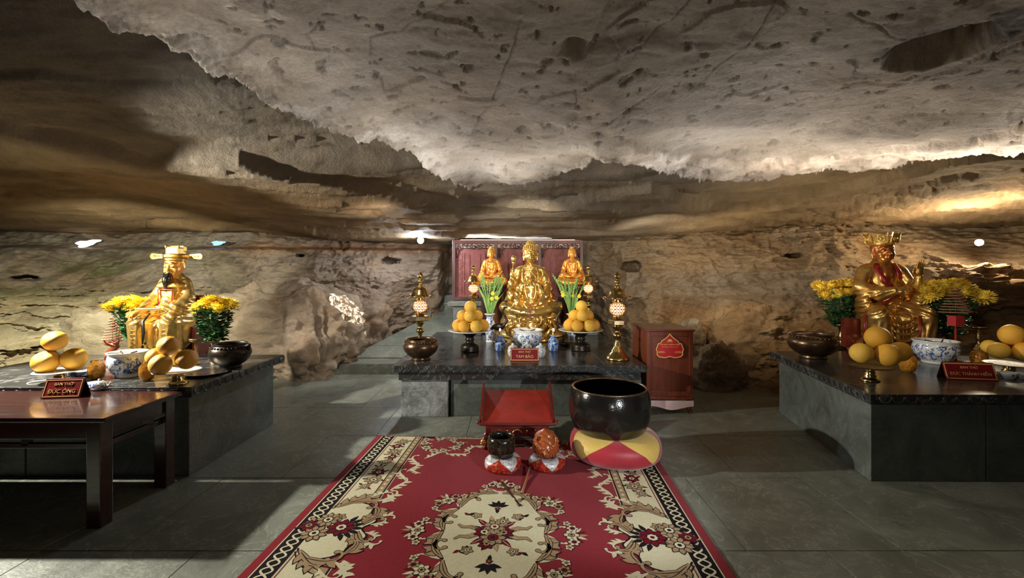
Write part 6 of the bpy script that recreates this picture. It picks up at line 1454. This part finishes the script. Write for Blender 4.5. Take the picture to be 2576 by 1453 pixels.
def scroll(x, y, a, L, k0, k1, w, m=CR, l=4, mx=1, my=1, n=20, leaf=True, out=False):
    pts = []; ws = []; px, py = x, y; w *= 1.15; k1 *= 2.0
    for i in range(n+1):
        t = i/n; pts.append((px, py)); ws.append(w*(.25+.75*min(1, t*3))*(1-.75*t)); a += (k0+(k1-k0)*t**3)*L/n; px += math.cos(a)*L/n; py += math.sin(a)*L/n
    P_ = [(p[0]*mx, p[1]*my) for p in pts]
    if out: rib(P_, [q+.008 for q in ws], BK, l)
    rib(P_, ws, m, l+1)
    for (r_, c_, d_) in (((w*.40, BK, 0), (w*.30, m, 1)) if out else ((w*.32, m, 1),)): fillp([(P_[-1][0]+r_*math.cos(t), P_[-1][1]+r_*math.sin(t)) for t in np.linspace(0, 2*PI, 11)[:-1]], c_, l+d_)
    if out: rib(P_[2:-5], [q*.16 for q in ws[2:-5]], BK, l+2)
    if leaf:
        for j in range(3, n-6, 4):
            p, q = Vector(pts[j]), Vector(pts[j+1]); d = (q-p).normalized(); nn = Vector((-d.y, d.x))*(-1 if k1 > 0 else 1)
            lf = [p-d*w*.1, p+nn*w*.55+d*w*.05, p+nn*w*1.05+d*w*.45, p+nn*w*1.35+d*w*1.15, p+nn*w*.75+d*w*1.05, p+nn*w*.40+d*w*.95, q+d*w*.7]
            if out: c_ = sum(lf, Vector((0, 0)))/7; fillp([((c_+(v-c_)*1.22).x*mx, (c_+(v-c_)*1.22).y*my) for v in lf], BK, l-1)
            fillp([(v.x*mx, v.y*my) for v in lf], m, l if not out else l)
def flower(x, y, r, pet=6, m=CR, m2=TN, l=6, a0=0, core=BK):
    def ring(rr, am, f): return [(x+rr*(1+am*math.cos(pet*(t-a0)))*math.cos(t), y+rr*(1+am*math.cos(pet*(t-a0)))*math.sin(t)) for t in np.linspace(0, 2*PI, f, endpoint=False)]
    fillp(ring(r*1.12, .17, 36), BK, l); fillp(ring(r, .18, 36), m, l+1); fillp(ring(r*.52, .12, 18), BK, l+2); fillp(ring(r*.42, .12, 18), m2, l+3); fillp(ring(r*.2, 0, 8), core, l+4)
    for i in range(pet): a = a0+(i+.5)*2*PI/pet; rib([(x+r*.45*math.cos(a), y+r*.45*math.sin(a)), (x+r*.85*math.cos(a), y+r*.85*math.sin(a))], r*.07, BK, l+3)
def leafp(x, y, a, L, w, m, l=5, vein=None):
    d = Vector((math.cos(a), math.sin(a))); n_ = Vector((-d.y, d.x)); o = Vector((x, y))
    P_ = [o, o+d*L*.3+n_*w, o+d*L*.65+n_*w*.75, o+d*L, o+d*L*.6-n_*w*.8, o+d*L*.28-n_*w]; fillp([(v.x, v.y) for v in P_], m, l)
    if vein is not None: rib([(x, y), (x+d.x*L*.8, y+d.y*L*.8)], w*.18, vein, l+1)
def quad4(f):
    for mx in (-1, 1):
        for my in (-1, 1): f(mx, my)
# straight borders
yb = HL-.015
for s in (-1, 1):
    fillp([(s*1.165, -yb), (s*1.165, yb), (s*1.055, yb), (s*1.055, -yb)], BK, 0)
    rib([(s*1.168, -yb), (s*1.168, yb)], .007, CR, 1); rib([(s*1.052, -yb), (s*1.052, yb)], .006, CR, 1); rib([(s*1.040, -yb), (s*1.040, yb)], .006, WN, 3)
    for ph in (0, PI):
        n = 330; xs = [(s*(1.110+.030*math.sin(2*PI*y/.118+ph)), y) for y in np.linspace(-yb, yb, n)]; rib(xs, .011, CR, 1+(1 if ph else 0))
    # cream field broken by the side medallion
    for my in (-1, 1):
        path = [(s*1.05, my*.17), (s*1.00, my*.24), (s*.93, my*.30), (s*.87, my*.335), (s*.80, my*.35)]
        cream = [(s*1.048, my*.14)]+path+[(s*.80, my*1.445), (s*1.048, my*1.445)]; fillp(cream, CR, 1)
        band = path+[(s*.80, my*1.44)]; inner = [(s*1.05, my*.23), (s*1.02, my*.275), (s*.95, my*.345), (s*.89, my*.385), (s*.855, my*.40), (s*.855, my*1.44)]
        fillp(band+inner[::-1], TN, 2); rib(band, .008, BK, 3); rib(inner, .007, BK, 3); rib([(x-s*.010, y-my*.012) for x, y in band], .005, CR, 3)
        for y in np.arange(.42, 1.42, .060): fillp([(s*.828+.011*math.cos(t), my*y+.014*math.sin(t)) for t in np.linspace(0, 2*PI, 11)[:-1]], CR, 4)
        for (x, y) in ((.86, .365), (.92, .345), (.97, .295), (1.02, .245)): fillp([(s*x+.012*math.cos(t), my*y+.011*math.sin(t)) for t in np.linspace(0, 2*PI, 11)[:-1]], CR, 4)
        for (y, r_, c_) in ((.50, .032, TN), (.60, .052, TN), (.72, .045, WN), (.80, .028, TN), (.90, .040, TN), (1.0, .032, WN), (1.10, .048, TN), (1.22, .038, WN), (1.32, .045, TN)):
            x = s*(.945+.018*math.sin(y*17)); flower(x, my*y, r_, 7, c_, CR, 4, y*3, BK)
            for q in range(4): a = y*5+q*1.6; leafp(x+r_*1.0*math.cos(a), my*y+r_*1.0*math.sin(a), a, .042, .010, (BK, TN, WN, BK)[q], 3)
        scroll(s*.93, my*.86, 1.2, .16, 5, 30, .016, TN, 3, 1, 1, out=True); scroll(s*.97, my*1.16, -1.2, .16, -5, -30, .016, TN, 3, 1, 1, out=True)
    # side medallion: scalloped cream shield with tan leaf frame
    O = []
    for t in np.linspace(-1, 1, 61):
        y = .305*t; x = .74+.10*abs(t)**2.2+.035*math.cos(t*PI*3.5)*(1-abs(t))+.16*max(0, abs(t)-.72)**.9; O.append((s*x, y))
    sh = [(s*1.05, -.20), (s*1.0, -.27), (s*.93, -.30)]+O[4:-4]+[(s*.93, .30), (s*1.0, .27), (s*1.05, .20)]
    fillp([(x, y*1.0) for x, y in sh], CR, 4); rib(sh, .010, BK, 5)
    for my in (-1, 1):
        for (x, y, a, L, k0, k1) in ((1.03, .22, 2.45, .26, -1.2, 24), (1.00, .27, 2.85, .30, .5, 26), (.78, .24, -2.2, .16, 4, 34), (.79, .03, 1.9, .17, 3, 32)): scroll(x, y, a, L, k0, k1, .040, TN, 6, s, my, out=True)
        scroll(.80, .30, 2.6, .22, -2, -26, .030, CR, 5, s, my); scroll(.74, .10, 2.4, .15, 3, 30, .026, CR, 5, s, my); scroll(.74, .04, 3.0, .12, -6, -36, .022, CR, 5, s, my)
        scroll(.86, .35, 2.2, .18, 3, 24, .022, CR, 5, s, my)
    flower(s*.90, 0, .068, 8, WN, CR, 8, 0, WN); flower(s*1.015, .075, .062, 9, TN, CR, 8, .3); flower(s*1.03, -.065, .064, 9, TN, CR, 8, .5); flower(s*.96, .105, .036, 6, TN, TN, 7); flower(s*1.10, .01, .045, 7, WN, TN, 8)
    for q in range(7): a = PI*(.62+.125*q) if s > 0 else PI*(-.38+.125*q); leafp(s*.90+.062*math.cos(a), .062*math.sin(a), a, .075, .016, BK, 7)
    for q in range(6): a = 1.1*q; leafp(s*1.05+.07*math.cos(a), .07*math.sin(a), a, .06, .014, (TN, BK)[q % 2], 7)
# corner and side garlands on the red ground
def garland(mx, my):
    for (x, y, a, L, k0, k1, w) in ((.76, .45, 1.9, .24, 3, -26, .030), (.70, .60, 1.2, .22, -4, 26, .028), (.73, .74, 1.9, .20, 3, -30, .028), (.68, .84, 1.3, .24, -4, 24, .030), (.66, .98, 2.4, .24, -3, 24, .028), (.50, 1.07, 2.9, .24, 3, -26, .028), (.36, 1.12, 2.2, .22, -3, 26, .028), (.30, 1.24, 2.7, .22, 3, -26, .026), (.16, 1.29, 3.0, .18, 2, 24, .024), (.76, .40, -2.2, .13, 3, 34, .026), (.62, .72, .3, .12, 5, 36, .018), (.44, 1.16, 1.1, .13, 6, 34, .018)):
        scroll(x, y, a, L, k0, k1, w, CR, 3, mx, my)
    for (x, y, r_) in ((.74, 1.30, .036), (.70, 1.20, .036), (.62, 1.14, .036), (.54, 1.15, .032), (.44, 1.22, .034), (.42, 1.31, .034), (.50, 1.38, .030), (.62, 1.40, .032), (.74, 1.38, .03)):
        flower(x*mx, y*my, r_, 6, CR, TN, 5, x*9, BK)
        for q in range(3): a = x*31+q*2.1; leafp(x*mx+r_*.9*math.cos(a), y*my+r_*.9*math.sin(a), a, .045, .009, CR if q % 2 else TN, 4)
quad4(garland)
for my in (-1, 1):
    fillp([(-.80, my*1.425), (.80, my*1.425), (.80, my*1.455), (-.80, my*1.455)], BK, 0); rib([(-.62, my*1.44), (.62, my*1.44)], .022, TN, 1); rib([(-.64, my*1.425), (.64, my*1.425)], .005, CR, 2)
    for x in np.arange(-.6, .61, .05): fillp([(x+.010*math.cos(t), my*1.44+.008*math.sin(t)) for t in np.linspace(0, 2*PI, 9)[:-1]], CR, 2)
# centre medallion
def med(t):
    c, s_ = math.cos(t), math.sin(t); r = 1/math.sqrt((c/.30)**2+(s_/.46)**2); return r*(1+.15*abs(math.sin(4*t+0))**.7*1.0-.05)
MO = [(med(t)*math.cos(t), med(t)*math.sin(t)) for t in np.linspace(0, 2*PI, 160, endpoint=False)]
fillp([(x*1.03, y*1.02) for x, y in MO], BK, 4); fillp(MO, CR, 5)
for q in range(8):
    t0 = q*PI/4
    for sg_ in (-1, 1):
        tm = t0+sg_*.10; tn = t0+PI/8+sg_*PI/8
        for dirn in (1,):
            a_ = t0 if sg_ > 0 else t0; c0 = (med(a_+sg_*.03)*math.cos(a_+sg_*.03), med(a_+sg_*.03)*math.sin(a_+sg_*.03))
            tang = math.atan2(*(reversed(((Vector((med(a_+sg_*.3)*math.cos(a_+sg_*.3), med(a_+sg_*.3)*math.sin(a_+sg_*.3)))-Vector(c0)))[:])))
            scroll(c0[0], c0[1], tang-sg_*.15, .21, sg_*3, sg_*26, .036, TN, 7, out=True, n=18)
            scroll(c0[0]*1.04, c0[1]*1.04, tang-sg_*.55, .13, sg_*2, -sg_*22, .026, CR, 3)
flower(.0, -.05, .062, 8, TN, WN, 10, 0, BK); flower(.0, .055, .058, 8, TN, CR, 10, .4, WN); flower(-.055, .0, .050, 7, WN, CR, 9, 0); flower(.058, .0, .050, 7, WN, TN, 9, .4); flower(-.03, -.11, .040, 7, WN, TN, 9); flower(.045, .11, .036, 7, TN, CR, 9)
for q in range(12): a = q*PI/6+.2; leafp(.07*math.cos(a), .085*math.sin(a), a, .095, .020, (TN, WN, BK)[q % 3], 7, CR)
for s in (-1, 1):
    for k_ in (-1, 1):
        orib([(s*.08, k_*.02), (s*.14, k_*.05), (s*.19, k_*.045), (s*.22, k_*.075)], [.026, .030, .022, .008], TN, 7)
    flower(s*.13, s*.17, .030, 5, TN, CR, 8, 1); flower(-s*.12, s*.17, .028, 5, TN, CR, 8, 2); flower(s*.14, -s*.0+.155*s, .02, 5, BK, TN, 7)
    for a in (.3, .9, 1.57, 2.2, 2.8): leafp(.0, s*.28, s*a, .075, .017, BK, 8); 
    leafp(0, s*.20, s*PI/2, .08, .012, BK, 8); flower(0, s*.255, .016, 5, WN, TN, 9)
    for x in (-.17, .17): leafp(x, s*.17, s*.8, .045, .012, BK, 7); leafp(x, s*.17, s*2.4, .045, .012, WN, 7)
    for a in (1.0, 1.3, 1.57, 1.84, 2.14): leafp(0, s*.435, s*a, .055, .012, CR, 6); 
# sprays around the medallion
for q in range(8):
    t0 = q*PI/4; r0 = (.445, .47, .565, .47)[q % 4]; x, y = r0*math.cos(t0)*(1 if q % 2 == 0 else 1.0), r0*math.sin(t0)*(1.0 if q % 2 == 0 else 1.02)
    flower(x, y, .038, 6, CR, TN, 6, q, BK); ux, uy = math.cos(t0), math.sin(t0)
    for s in (-1, 1): flower(x-uy*s*.065+ux*.01, y+ux*s*.065+uy*.01, .029, 6, (CR, TN)[q % 2], WN, 6, q+s); flower(x-uy*s*.115-ux*.02, y+ux*s*.115-uy*.02, .021, 5, CR, TN, 5, q)
    for j in range(9): a = t0+(j-4)*.42; leafp(x+.035*math.cos(a), y+.035*math.sin(a), a, .062, .011, (CR, TN, WN)[j % 3], 4)
pt_ = pb.build('woven_pattern', CM, cp, fix=False); pt_['kind'] = 'stuff'

# the three master pomelos are not part of the scene
for o in _pom:
    for c in list(o.children): bpy.data.objects.remove(c)
    bpy.data.objects.remove(o)
for me in list(bpy.data.meshes):
    if me.users == 0: bpy.data.meshes.remove(me)
